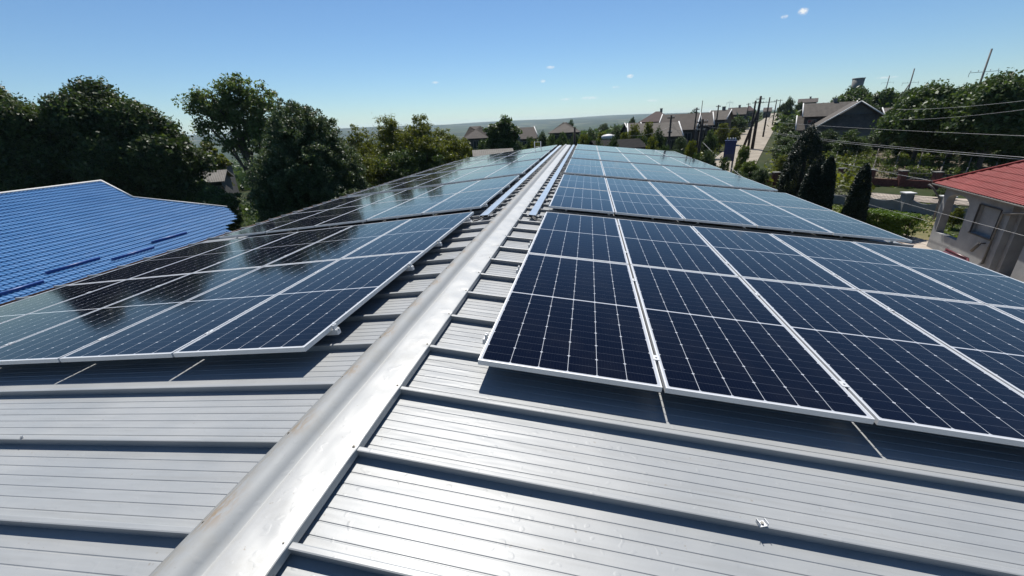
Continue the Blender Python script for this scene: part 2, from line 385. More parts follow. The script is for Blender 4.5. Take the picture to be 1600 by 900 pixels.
# ------------------------------------------------------------------ the big roof
TH = R(5.9614); HP = .2336; PAN = .060; RIBH = .050; RP = .507; RY = .900
def slope(side, s, y, h):
    """point on a roof slope: s metres down from the ridge, h above the slope plane through the ridge"""
    return Vector((side*(s*math.cos(TH)+h*math.sin(TH)), y, -s*math.sin(TH)+h*math.cos(TH)))
Y0, Y1 = -1.0, 27.55
barn = empty('long_building', (0, 13, -6.3))
tag(barn, 'long building under a grey ribbed metal roof that carries the solar panels', 'building')
def bpart(mb, name, m, parent=None, **k):
    mb.v = [(x, y-13, z+6.3) for x, y, z in mb.v]; return mb.build(name, m, parent or barn, **k)
def profile():
    pts = []; k0 = math.floor((Y0-RY)/RP)
    for k in range(k0, int((Y1-RY)/RP)+1):
        b = RY+k*RP
        for dy, h in ((.015,0),(.002,RIBH),(.007,RIBH+.002),(.026,RIBH+.002),(.031,RIBH),(.046,0)): pts.append((b+dy, h))
        for gr in (.1,.165,.23,.295,.36,.425):
            pts += [(b+gr-.006, 0.0), (b+gr-.002, -.0028), (b+gr+.001, -.0028), (b+gr+.004, 0.0)]
    return [p for p in pts if Y0 <= p[0] <= Y1]
PR = profile()
for side, s1 in ((-1, 7.5), (1, 6.62)):
    mb = MB().open(); ns = 10
    S = [ (i/ns)*s1 for i in range(ns+1)]
    mb.grid(lambda i, j: slope(side, S[i], PR[j][0], PAN+PR[j][1]), ns, len(PR)-1, smooth=False)
    if side < 0: mb.f = [tuple(reversed(f)) for f in mb.f]
    o = bpart(mb, 'roof_sheet', M_ROOF)
    mb = MB().open()   # underside board + fascia
    mb.poly([slope(side, 0, Y0, 0), slope(side, s1, Y0, 0), slope(side, s1, Y1, 0), slope(side, 0, Y1, 0)])
    mb.poly([slope(side, s1, Y0, -.18), slope(side, s1, Y1, -.18), slope(side, s1, Y1, PAN-.004), slope(side, s1, Y0, PAN-.004)])
    bpart(mb, 'soffit', M_WHITE)
    # half-round gutter
    mb = MB().open(); c = slope(side, s1+.07, 0, .035 if side < 0 else 0); rr = .07
    def gfn(i, j):
        a = math.pi*(1+j/8); return (c.x+rr*math.cos(a), Y0+(Y1-Y0)*i, c.z+rr*math.sin(a)+.02)
    mb.grid(gfn, 1, 8)
    mb.tube([(c.x+side*rr, Y0, c.z+.02), (c.x+side*rr, Y1, c.z+.02)], .009, 6)
    bpart(mb, 'gutter', M_BROWNG)
wl = MB()
wl.box((-6.7, Y0+.5, -6.4), (-6.4, Y1-.5, -.85)); wl.box((6.0, Y0+.5, -6.4), (6.3, Y1-.5, -.80))
for yy in (Y0+.5, Y1-.7):
    wl.prism([(-6.4,-6.4),(6.0,-6.4),(6.0,-.72),(0,-.08),(-6.4,-.75)], 0, .2, Matrix(((1,0,0,0),(0,0,1,yy),(0,1,0,0),(0,0,0,1))))
bpart(wl, 'wall', M_STUCCO2)
# ridge cap
CS = [(-.205,.070),(-.200,.106),(-.185,.113),(-.168,.129),(-.148,.143),(-.128,.154),(-.102,.160),(-.075,.1585),(-.05,.149),(-.026,.131),(-.005,.108),(.006,.111),(.016,.1145),(.05,.115),(.10,.1125),(.15,.108),(.19,.104),(.214,.1005),(.222,.098),(.224,.058)]
CS = [(x, z + (0 if x in (-.205,) else 0)) for x, z in CS]
def cap_shape(x, y, z):
    d = 0
    if x > .01 and x < .2225:
        k = round((y-RY-.018)/RP); yy = RY+.018+k*RP
        rnd = (math.sin(k*12.9898)*43758.5) % 1
        q = ((y-yy)/.035)**2+((x-.200)/.032)**2; d -= .0055*math.exp(-q)*(.5+rnd)
        d += .003*math.exp(-((y-yy-.04)/.05)**2-((x-.15)/.04)**2)
        e = math.sin((x-.01)/.2125*math.pi)
        d += e*(.0022*math.sin(y*9.1+2*math.sin(y*3.3))+.0012*math.sin(y*17+x*20)+.0006*math.sin(y*31+1.7))*min(1, 1.0)
    d += .0022*(1-((y-4.95)/6.0) % 1.0)
    if x < .01:
        d += .0015*math.sin(y*5.3+x*18)*(1 if x > -.2 else 0)
    return d
ys = [Y0]; 
while ys[-1] < Y1: ys.append(ys[-1]+(.012 if ys[-1] < 4 else .03 if ys[-1] < 9 else .12))
ys[-1] = Y1+.02
cs2 = []
for (x0, z0), (x1, z1) in zip(CS[:-1], CS[1:]):
    n = max(1, int(abs(x1-x0)/.012)); cs2 += [(x0+(x1-x0)*i/n, z0+(z1-z0)*i/n) for i in range(n)]
cs2.append(CS[-1])
mb = MB().open(); mb.grid(lambda i, j: (cs2[j][0], ys[i], cs2[j][1]+cap_shape(cs2[j][0], ys[i], cs2[j][1])), len(ys)-1, len(cs2)-1)
mb.f = [tuple(reversed(f)) for f in mb.f]
n0 = len(cs2)-1
for q in range(len(ys)-1): mb.sm[q*n0+n0-1] = False
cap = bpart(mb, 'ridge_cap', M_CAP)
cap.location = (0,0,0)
for k in range(-1, 18):
    for x, z in ((-.152,.1405),(.200,.099)):
        yy = RY+.018+k*RP+random.uniform(-.008,.008); mb = MB()
        mb.tube([(x,yy,z-.002),(x,yy,z+.0025)], [.0085,.0075], 10); mb.tube([(x,yy,z+.002),(x,yy,z+.0075)], [.0045,.004], 6)
        mb.v = [(a, b2-13, c+6.3) for a, b2, c in mb.v]; mb.build('screw', M_SCREW, cap)

# ------------------------------------------------------------------ solar panels
PW, PL = 1.135, 2.278; GX = 1.1549; GY = 2.2980
FH = .035
def make_panel():
    root = empty('solar_panel')
    fr = MB(); b = .0095
    fr.box((0,0,0),(PW,b,FH)); fr.box((0,PL-b,0),(PW,PL,FH)); fr.box((0,b,0),(b,PL-b,FH)); fr.box((PW-b,b,0),(PW,PL-b,FH))
    fr.build('frame', M_FRAME, root)
    g = MB(); g.box((0,0,0),(PW-2*b, PL-2*b, .005)); go = g.build('glass', M_GLASS, root); go.location = (b, b, FH-.0072)
    bk = MB(); bk.box((PW/2-.3, PL/2-.05, -.022+.02), (PW/2+.3, PL/2+.05, .02)); bk.build('junction_box', M_DARKMETAL, root)
    return root
def kids(o): return [c for c in bpy.data.objects if c.parent == o]
def copy_tree(o, parent=None, K=None):
    c = o.copy(); col.objects.link(c)
    if parent: c.parent = parent
    for ch in (K if K is not None else kids(o)):
        d = ch.copy(); col.objects.link(d); d.parent = c
    return c
proto = make_panel(); PK = kids(proto); first = True
XO = {1: .6311, -1: .5714}; YS = {1: [2.165, 7.246, 12.30, 17.36, 22.42], -1: [2.183, 7.231, 12.30, 17.36, 22.42]}
ordn = ['first', 'second', 'third', 'fourth', 'fifth']
blk = ['nearest', 'second', 'third', 'fourth', 'farthest']
def slope_mat(side, s, y, h):
    p = slope(side, s, y, h); n = slope(side, 0, 0, 1)-slope(side, 0, 0, 0)
    if side > 0: X = (slope(1,1,0,0)-slope(1,0,0,0)); Yv = Vector((0,1,0))
    else: X = -(slope(-1,1,0,0)-slope(-1,0,0,0)); Yv = Vector((0,1,0))
    m = Matrix((X, Yv, n)).transposed().to_4x4(); m.translation = p; return m
for side in (1, -1):
    for gi in range(5):
        for row in (0, 1):
            for c in range(5):
                o = proto if first else copy_tree(proto, K=PK); first = False
                s = XO[side]+c*GX+.0 if side > 0 else XO[side]+c*GX+PW
                hj = random.uniform(-.0012,.0012)
                o.matrix_world = slope_mat(side, s, YS[side][gi]+row*GY, HP-FH+hj) @ Matrix.Rotation(random.uniform(-.0008,.0008), 4, 'Y') @ Matrix.Rotation(random.uniform(-.0006,.0006), 4, 'X')
                lr = 'right' if side > 0 else 'left'
                tag(o, f"solar panel {lr} of the ridge, {blk[gi]} block, {'nearer' if row == 0 else 'farther'} row, {ordn[c]} from the ridge",
                    'solar panel', 'solar panels laid in blocks on the roof')
# rails with clamps
def make_rail(side):
    root = empty('mounting_rail'); Ln = 5*GX+.09
    b = MB(); b.box((-.045,-.02,0),(Ln-.1,-.006,.04)); b.box((-.045,.006,0),(Ln-.1,.02,.04)); b.box((-.045,-.006,0),(Ln-.1,.006,.022))
    b.build('beam', M_FRAME, root)
    for k in range(6):
        if k == 5: continue
        c = MB(); x = -.01+k*GX - (.0 if k else .012)
        c.box((x-.016,-.024,.04),(x+.016,.024,.045)) if k in (0,5) else c.box((x-.02,-.03,.0755),(x+.02,.03,.0785))
        c.box((x-.008,-.02,.04),(x+.008,.02,.0775 if k not in (0,5) else .079)); c.tube([(x,0,.077),(x,0,.085)], .007, 6)
        c.build('clamp', M_FRAME, root)
    for k in range(0, 8):
        f = MB(); x = .3+k*.77; f.box((x-.02,-.03,-.052),(x+.02,-.024,.03)); f.box((x-.02,-.03,-.056),(x+.02,.04,-.050)); f.build('foot', M_GALV, root)
    return root
rails = make_rail(1); RK = kids(rails); first = True
for side in (1, -1):
    for gi in range(3):
        for ri, yo in enumerate((.335, 1.80, 2.74, 4.15)):
            o = rails if first else copy_tree(rails, K=RK); first = False
            m = slope_mat(side, XO[side], YS[side][gi]+yo, HP-FH-.04)
            if side < 0: m = m @ Matrix.Rotation(math.pi, 4, 'Z')
            o.matrix_world = m
            tag(o, f"aluminium rail under the {blk[gi]} panel block {'right' if side > 0 else 'left'} of the ridge, {ordn[ri]} from the front",
                'rail', 'mounting rails under the solar panels')
# cable trays beside the cap
for side, xa, xb, lb in ((-1, .335, .475, 'long galvanised cable tray running along the left side of the ridge cap'), (1, .345, .455, 'long galvanised cable tray running along the right side of the ridge cap')):
    t = empty('cable_tray', slope(side, (xa+xb)/2, 6.75, PAN+RIBH)); tag(t, lb, 'cable tray', 'cable trays beside the ridge')
    b = MB(); hw = (xb-xa)/2; Ln = 20.7
    b.box((-hw,0,.006),(-hw+.002,Ln,.042)); b.box((hw-.002,0,.006),(hw,Ln,.042)); b.box((-hw,0,.004),(hw,Ln,.006)); b.build('body', M_GALV, t)
    nseg = 7
    for k in range(nseg):
        l = MB(); a, e = k*Ln/nseg, (k+1)*Ln/nseg-.006; dz = .004*math.sin(k*2.3)
        l.box((-hw-.004,a,.0425),(hw+.004,e,.0445)); l.box((-hw-.004,a,.030),(-hw-.002,e,.0425)); l.box((hw+.002,a,.030),(hw+.004,e,.0425))
        lo = l.build('lid', M_GALV, t)
    for k in range(14):
        s_ = MB(); y = .15+k*1.52; s_.box((-hw-.05,y-.02,-.0),(hw+.05,y+.02,.0035)); s_.build('support_strap', M_FRAME, t)
    t.rotation_euler = (0, side*TH, 0)
# bits lying on the ribs
cl = empty('roof_clip', slope(1, 1.9, 1.42, PAN+RIBH)); 
def clip(loc, rz, lab):
    t = empty('roof_clip', loc, rz); tag(t, lab, 'clip', 'small metal clips left on the ribs')
    b = MB(); b.box((-.02,-.014,0),(.02,.014,.002)); b.box((-.02,-.014,.002),(-.017,.014,.02)); b.box((.017,-.014,.002),(.02,.014,.016)); b.build('bracket', M_FRAME, t)
    b = MB(); b.tube([(0,0,.002),(0,0,.009)], .007, 6); b.tube([(-.018,0,.004),(-.03,.004,.035)], .0012, 5); b.build('bolt', M_SCREW, t)
    return t
bpy.data.objects.remove(cl)
def onrib(u, v, side, k):
    # where the sight line meets the top of rib k
    n = (slope(side,0,0,1)-slope(side,0,0,0)); D = ray(u, v); off = PAN+RIBH
    t = (off-CAM.dot(n))/D.dot(n); p = CAM+D*t; return p
pc = onrib(1192, 824, 1, 0); kk = round((pc.y-RY-.018)/RP)
clip((pc.x, RY+.014+kk*RP, pc.z+.004), .3, 'small bent metal clip with bolt lying on a right side rib near the camera')
pc = onrib(27, 689, -1, 0); kk = round((pc.y-RY-.018)/RP)
clip((pc.x, RY+.014+kk*RP, pc.z+.004), 2.6, 'tiny metal clip on a left side rib at the photo edge').scale = (.5,.5,.5)
# junction bundle at tray starts
for side, lb in ((1, 'loop of black cable coming out of the right hand cable tray'), (-1, 'loop of black cable coming out of the left hand cable tray')):
    b = MB(); p0 = slope(side, .40, 6.78, PAN+RIBH+.02)
    pts = [p0, p0+Vector((side*.02,-.10,-.005)), p0+Vector((side*.08,-.20,-.03)), p0+Vector((side*.16,-.16,-.05)), p0+Vector((side*.24,-.05,.0))]
    b.tube(pts, .008, 7); b.tube([p+Vector((.01,.02,.012)) for p in pts], .007, 7)
    tag(b.build('power_cable', M_DARKMETAL), lb, 'cable', 'cable ends at the trays')

# ladder over the far gable
_lr = ray(840, 221); _lt = (27.9-CAM.y)/_lr.y; t = empty('ladder', (CAM.x+_lr.x*_lt, 28.05, -6.4)); _lz = CAM.z+_lr.z*_lt+6.4; tag(t, 'silver ladder top poking above the far end of the roof', 'ladder')
b = MB(); b.tube([(-.2,0,0),(-.2,-.16,_lz)], .022, 8); b.tube([(.2,0,0),(.2,-.16,_lz)], .022, 8); b.build('side_rail', M_FRAME, t)
for k in range(24):
    z = .35+k*.29
    if z < _lz: b = MB(); b.tube([(-.2,-.16*z/_lz,z),(.2,-.16*z/_lz,z)], .014, 6); b.build('rung', M_FRAME, t)
# ------------------------------------------------------------------ metal tile roofs
def tile_surface(P0, ex, es, poly, wave=.183, row=.35, amp=.012, step=.018):
    """surface of wave tiles: ex along the eave, es up the slope (unit vectors), poly = outline in (x, s) coordinates; returns MB"""
    n = ex.cross(es).normalized()
    if n.z < 0: n = -n
    xs = [p[0] for p in poly]; ss = [p[1] for p in poly]
    def span(s):   # x interval of polygon at level s
        r = []
        for (xa, sa), (xb, sb) in zip(poly, poly[1:]+poly[:1]):
            if (sa-s)*(sb-s) <= 0 and sa != sb: r.append(xa+(xb-xa)*(s-sa)/(sb-sa))
        return (min(r), max(r)) if len(r) >= 2 else None
    mb = MB().open(); k0 = math.ceil(min(ss)/row-1e-6); k1 = int(max(ss)/row)+1
    for k in range(k0-1, k1):
        a, b = max(k*row, min(ss)), min((k+1)*row, max(ss))
        if b-a < .02: continue
        A, B = span(a+.002), span(b-.002)
        if not A or not B: continue
        x0, x1 = min(A[0], B[0]), max(A[1], B[1])
        x0c, x1c = (A[0]+B[0])/2, (A[1]+B[1])/2
        nx = max(2, int((x1c-x0c)/wave*6))
        X = [x0c+(x1c-x0c)*i/nx for i in range(nx+1)]
        def fn(i, j):
            x = X[i]; h = amp*math.cos(2*math.pi*x/wave)+amp*.3*math.cos(4*math.pi*x/wave)
            if j == 0: return P0+ex*x+es*a+n*(h-.004)
            if j == 1: return P0+ex*x+es*a+n*(h+step)
            return P0+ex*x+es*b+n*(h)
        mb.grid(fn, nx, 2, smooth=False)
    return mb
# blue roof
a0 = R(20); gx, gz = -24.96, -4.62       # a point of the slope
up = Vector((-math.cos(a0), 0, math.sin(a0))); ey = Vector((0,1,0))
def bp(u, v):   # sight line meets the blue slope plane
    n = Vector((math.sin(a0), 0, math.cos(a0))); D = ray(u, v); c = Vector((gx,0,gz)).dot(n); t = (c-CAM.dot(n))/D.dot(n); return CAM+D*t
blueb = empty('blue_roofed_house', (-30, 12, -7.4)); tag(blueb, 'long house under a bright blue metal tile roof', 'house')
def rel(mb, o): mb.v = [(x-o.location.x, y-o.location.y, z-o.location.z) for x, y, z in mb.v]; return mb
eS = 1.9                                     # eave distance below the guard line
O = Vector((gx, 0, gz))
def bc(u, v): q = bp(u, v)-O; return (q.y, q.dot(up))
apex, b2, b3, b3b, b4 = bc(158,283), bc(208,309), bc(355,324), bc(371,340), bc(356,356)
rs = apex[1]
poly = [(-14, -eS), (b4[0]-.4, -eS), (b4[0]-.3, b4[1]), (b3b[0], b3b[1]), b3, b2, (apex[0], rs), (-14, rs)]
rel(tile_surface(O, ey, up, poly, wave=.21, row=.39, amp=.020, step=.042), blueb).build('roof', M_BLUE, blueb)
P3 = lambda x, s, h=0: O+ey*x+up*s+Vector((math.sin(a0),0,math.cos(a0)))*h
mb = MB()
for A, B in ((( -14, rs), apex), (apex, b2), (b2, b3)):
    mb.tube([P3(*A, .04), P3(*B, .04)], .07, 8)
rel(mb, blueb).build('ridge_trim', M_WHITE, blueb)
mb = MB().open()     # back slopes, soffit
rp0, rp1 = P3(-14, rs), P3(*apex); q2, q3 = P3(*b2), P3(*b3)
mb.poly([rp0, rp1, rp1+Vector((-9,0,-3.4)), rp0+Vector((-9,0,-3.4))])
mb.poly([rp1, q2, q2+Vector((-4,.2,-1.6)), rp1+Vector((-9,0,-3.4))])
mb.poly([q2, q3, q3+Vector((-4,3,-2.0)), q2+Vector((-4,3,-2.4))])
rel(mb, blueb).build('rear_roof', M_BLUE, blueb)
mb = MB(); mb.box((-41, -13, -7.6), (-24.2, b2[0]-.5, -4.95)); mb.box((-30, b2[0]-.5, -7.6), (-24.2, b4[0]-1.0, -5.1)); rel(mb, blueb).build('wall', M_STUCCO2, blueb)
for (ua, va, ub, vb) in ((71,429,156,405), (175,408,240,388), (237,381,291,365), (-20,470,66,441)):
    A, B = bc(ua, va), bc(ub, vb); s_ = (A[1]+B[1])/2
    mb = MB(); mb.tube([P3(A[0], s_, .12), P3(B[0], s_, .12)], .04, 8); mb.tube([P3(A[0], s_, .07), P3(B[0], s_, .07)], .02, 8)
    mb.poly([P3(A[0], s_-.06, .02), P3(B[0], s_-.06, .02), P3(B[0], s_-.02, .15), P3(A[0], s_-.02, .15)])
    rel(mb, blueb).build('snow_guard', M_BLUED, blueb)

# ------------------------------------------------------------------ red roofed house on the right
GR = -5.75
A_ = Vector((19.95, 26.6, -2.45)); B_ = Vector((18.9, 20.2, -2.45)); ed = (B_-A_).normalized(); inn = Vector((-ed.y, ed.x, 0))
if inn.x < 0: inn = -inn
redh = empty('red_roofed_house', (A_.x, A_.y, GR)); tag(redh, 'unfinished grey stucco house with red metal tile roof and arched porch', 'house')
rs_ = R(31); upv = (inn*math.cos(rs_)+Vector((0,0,math.sin(rs_)))).normalized(); hipk = 1/math.cos(rs_)
LE = 7.3; DP = 4.6
# face over the eave; its far end is a hip at 45 degrees in plan
slen = DP/math.cos(rs_)
pl = [(0, 0), (LE-.4, 0), (LE+1.5, 0.0), (LE+6, 0), (LE+6, slen), (DP, slen)]
rel(tile_surface(A_, ed, upv, pl, wave=.2, row=.4, amp=.016, step=.022), redh).build('roof', M_RED, redh)
top = A_+ed*DP+inn*DP+Vector((0,0,DP*math.tan(rs_)))
mb = MB(); mb.tube([A_+Vector((0,0,.05)), top+Vector((0,0,.05))], .055, 8); mb.tube([top+Vector((0,0,.05)), top+ed*7+Vector((0,0,.05))], .055, 8)
rel(mb, redh).build('ridge_trim', M_RED, redh)
mb = MB().open(); E2 = A_+inn*2*DP
mb.poly([A_, top, E2]); mb.poly([top, top+ed*9, E2+ed*13.5, E2]); mb.poly([A_-Vector((0,0,.03)), A_+ed*13.3-Vector((0,0,.03)), E2+ed*13.3-Vector((0,0,.03)), E2-Vector((0,0,.03))])
rel(mb, redh).build('rear_roof', M_RED, redh)
# walls: local frame along ed / inn
def W3(a, b, z): return A_+ed*a+inn*b+Vector((0,0,z-A_.z))
def wbox(mb, a0, a1, b0, b1, z0, z1):
    P = [W3(a0,b0,z0),W3(a1,b0,z0),W3(a1,b1,z0),W3(a0,b1,z0),W3(a0,b0,z1),W3(a1,b0,z1),W3(a1,b1,z1),W3(a0,b1,z1)]
    n = len(mb.v); mb.v += [tuple(p) for p in P]
    for q in ((3,2,1,0),(4,5,6,7),(0,1,5,4),(1,2,6,5),(2,3,7,6),(3,0,4,7)): mb.f.append(tuple(n+i for i in q)); mb.sm.append(False)
def edpos(u, v, b=.5):   # along-wall coordinate of the sight line's azimuth
    a, _ = azt(u, v); dx, dy = math.sin(a), math.cos(a); P = A_+inn*b
    # CAM + t*(dx,dy) = P + k*ed
    det = dx*(-ed.y)-dy*(-ed.x); rx, ry = P.x-CAM.x, P.y-CAM.y
    t = (rx*(-ed.y)-ry*(-ed.x))/det; k = (dx*ry-dy*rx)/det; return k, t
k_out = edpos(1478,297)[0]; k_in = edpos(1518,312)[0]; k_w0 = edpos(1530,325)[0]; k_w1 = edpos(1564,335)[0]; k_c = edpos(1582,330)[0]
zt = -2.5; mb = MB()
# porch: outer pier, low sill, arched head
pw = .35
wbox(mb, k_out, k_out+pw, .5, .5+pw, GR-.3, zt); wbox(mb, k_out+pw, k_in, .5, .5+.28, GR-.3, GR+.75)
ao, ai = k_out+pw, k_in; cx_ = (ao+ai)/2; rr = (ai-ao)/2; zc = zt-.35-rr*.45
n = 10; pts = [(ao, zt), (ai, zt), (ai, zc)]
for i in range(1, n): th_ = math.pi*i/n; pts.append((cx_+rr*math.cos(th_), zc+rr*.45*math.sin(th_)))
pts.append((ao, zc))
for bb, rev in ((.5, 0), (.78, 1)): mb.poly([W3(a, bb, z) for a, z in pts])
for i in range(len(pts)):
    p, q = pts[i], pts[(i+1) % len(pts)]; mb.poly([W3(p[0], .5, p[1]), W3(q[0], .5, q[1]), W3(q[0], .78, q[1]), W3(p[0], .78, p[1])])
# main wall with the window opening
wz0, wz1 = -4.35, -3.0
wbox(mb, k_in, k_w0, .5, .75, GR-.3, zt); wbox(mb, k_w1, k_c, .5, .75, GR-.3, zt); wbox(mb, k_w0, k_w1, .5, .75, GR-.3, wz0); wbox(mb, k_w0, k_w1, .5, .75, wz1, zt)
wbox(mb, k_in, k_in+.25, .752, 4.2, GR-.3, zt); wbox(mb, k_out, k_in+.25, 4.2, 4.45, GR-.3, zt-.9)      # side wall of the porch, far wall
wbox(mb, k_out, k_out+.3, 3.9, 4.2, GR-.3, zt)
wbox(mb, k_c, k_c+.22, .752, 1.9, GR-.3, zt); wbox(mb, k_c+.2, k_c+2.0, 1.6, 1.85, GR-.3, zt)              # recess
rel(mb, redh).build('wall', M_STUCCO, redh)
mb = MB(); wbox(mb, k_c+1.55, k_c+6, .35, .6, GR-.3, GR+1.35); wbox(mb, k_c+1.55, k_c+1.95, .35, .6, GR+1.35, zt-.05); wbox(mb, k_c+3.2, k_c+6, .35, .6, GR+1.35, zt-.05)
rel(mb, redh).build('wall', M_STUCCO, redh)
mb = MB(); wbox(mb, k_w0+.02, k_w1-.02, .66, .68, wz0, wz1); wo_ = rel(mb, redh).build('window', M_STUCCO, redh); wo_['label'] = 'boarded up grey window recess'
mb = MB()
for (a, b_, c, d_) in ((k_w0-.03, k_w0+.04, wz0-.03, wz1+.03), (k_w1-.04, k_w1+.03, wz0-.03, wz1+.03), (k_w0, k_w1, wz1-.03, wz1+.04), (k_w0-.1, k_w1+.1, wz0-.07, wz0)): wbox(mb, a+.02, b_-.02, .46, .53, c+.01, d_-.01)
rel(mb, redh).build('window_frame', M_DARKMETAL, redh)
mb = MB(); wbox(mb, k_c+1.95, k_c+3.2, .5, .52, GR+1.36, zt-.4); rel(mb, redh).build('window', M_GLASSD, redh)
mb = MB()
for a in (k_c+1.97, k_c+2.4, k_c+2.8, k_c+3.12): wbox(mb, a, a+.06, .44, .49, GR+1.36, zt-.4)
rel(mb, redh).build('window_frame', M_WHITE, redh)
# gutters and downpipes
mb = MB().open()
c0 = A_+Vector((-.06,0,-.06))
def gf(i, j):
    a = math.pi*(1+j/6); q = A_+ed*(i*(LE-.3))-inn*.07; return (q+inn*.07*math.cos(a)+Vector((0,0,.07*math.sin(a)-.02)))
mb.grid(gf, 1, 6); rel(mb, redh).build('gutter', M_CONC, redh)
mb = MB(); mb.tube([W3(-.1,-.1,-2.55), W3(.0,.1,-2.75), W3(k_out-.05,.42,-3.3), W3(k_out-.05,.42,-4.4)], .05, 8); rel(mb, redh).build('downpipe', M_CONC, redh)
mb = MB(); mb.tube([W3(LE-.35,-.08,-2.5), W3(LE-.35,-.05,-2.7), W3(k_c-.35,.42,-3.1), W3(k_c-.35,.42,GR+.3), W3(k_c-.35,.2,GR+.12)], .05, 8); rel(mb, redh).build('downpipe', M_CONC, redh)
# dark red canopy in front of the wall, with the black flue
def wat(u, v, b): 
    k, t = edpos(u, v, b); _, tn = azt(u, v); return k, CAM.z+t*tn
can = empty('porch_canopy', W3(wat(1505,405,-1.2)[0], -1.2, GR)); tag(can, 'small dark red canopy roof standing in front of the grey house wall', 'canopy')
ka, za = wat(1482,392,-1.2); kb, zb = wat(1517,391,-1.2); kc_, zc_ = wat(1531,410,-1.7)
mb = MB(); zz = za
fr_ = [W3(ka-.2,-1.2,zz), W3(kb,-1.2,zz+.03), W3(kc_,-1.75,zz-.62), W3(ka-.2,-1.75,zz-.62)]
bk_ = [p+Vector((0,0,-.06)) for p in fr_]
mb.poly(fr_); mb.poly(list(reversed(bk_)))
for i in range(4): mb.poly([fr_[i], fr_[(i+1)%4], bk_[(i+1)%4], bk_[i]])
mb.tube([fr_[0]+Vector((0,0,.02)), fr_[1]+Vector((0,0,.02))], .05, 6); mb.tube([fr_[1]+Vector((0,0,.02)), fr_[2]+Vector((0,0,.02))], .05, 6)
rel(mb, can).build('canopy_sheet', M_REDC, can)
for a in (ka, kb-.1):
    mb = MB(); mb.box(tuple(W3(a,-1.65,GR)-Vector((.04,.04,0))), tuple(W3(a,-1.65,zz-.7)+Vector((.04,.04,0)))); rel(mb, can).build('post', M_DARKMETAL, can)
fl = empty('lamp_bracket', W3(wat(1522,385,.45)[0], .45, GR)); tag(fl, 'black angled wall lamp bracket above the dark red canopy', 'wall lamp')
k1_, z1_ = wat(1518,392,.3); k2_, z2_ = wat(1531,380,.3)
mb = MB(); mb.tube([W3(k1_,.3,z1_), W3(k2_,.3,z2_)], .07, 6); rel(mb, fl).build('lamp_arm', M_DARKMETAL, fl)
mb = MB(); mb.tube([W3(k2_,.3,z2_), W3(k2_,.52,z2_)], .03, 6); rel(mb, fl).build('wall_mount', M_DARKMETAL, fl)

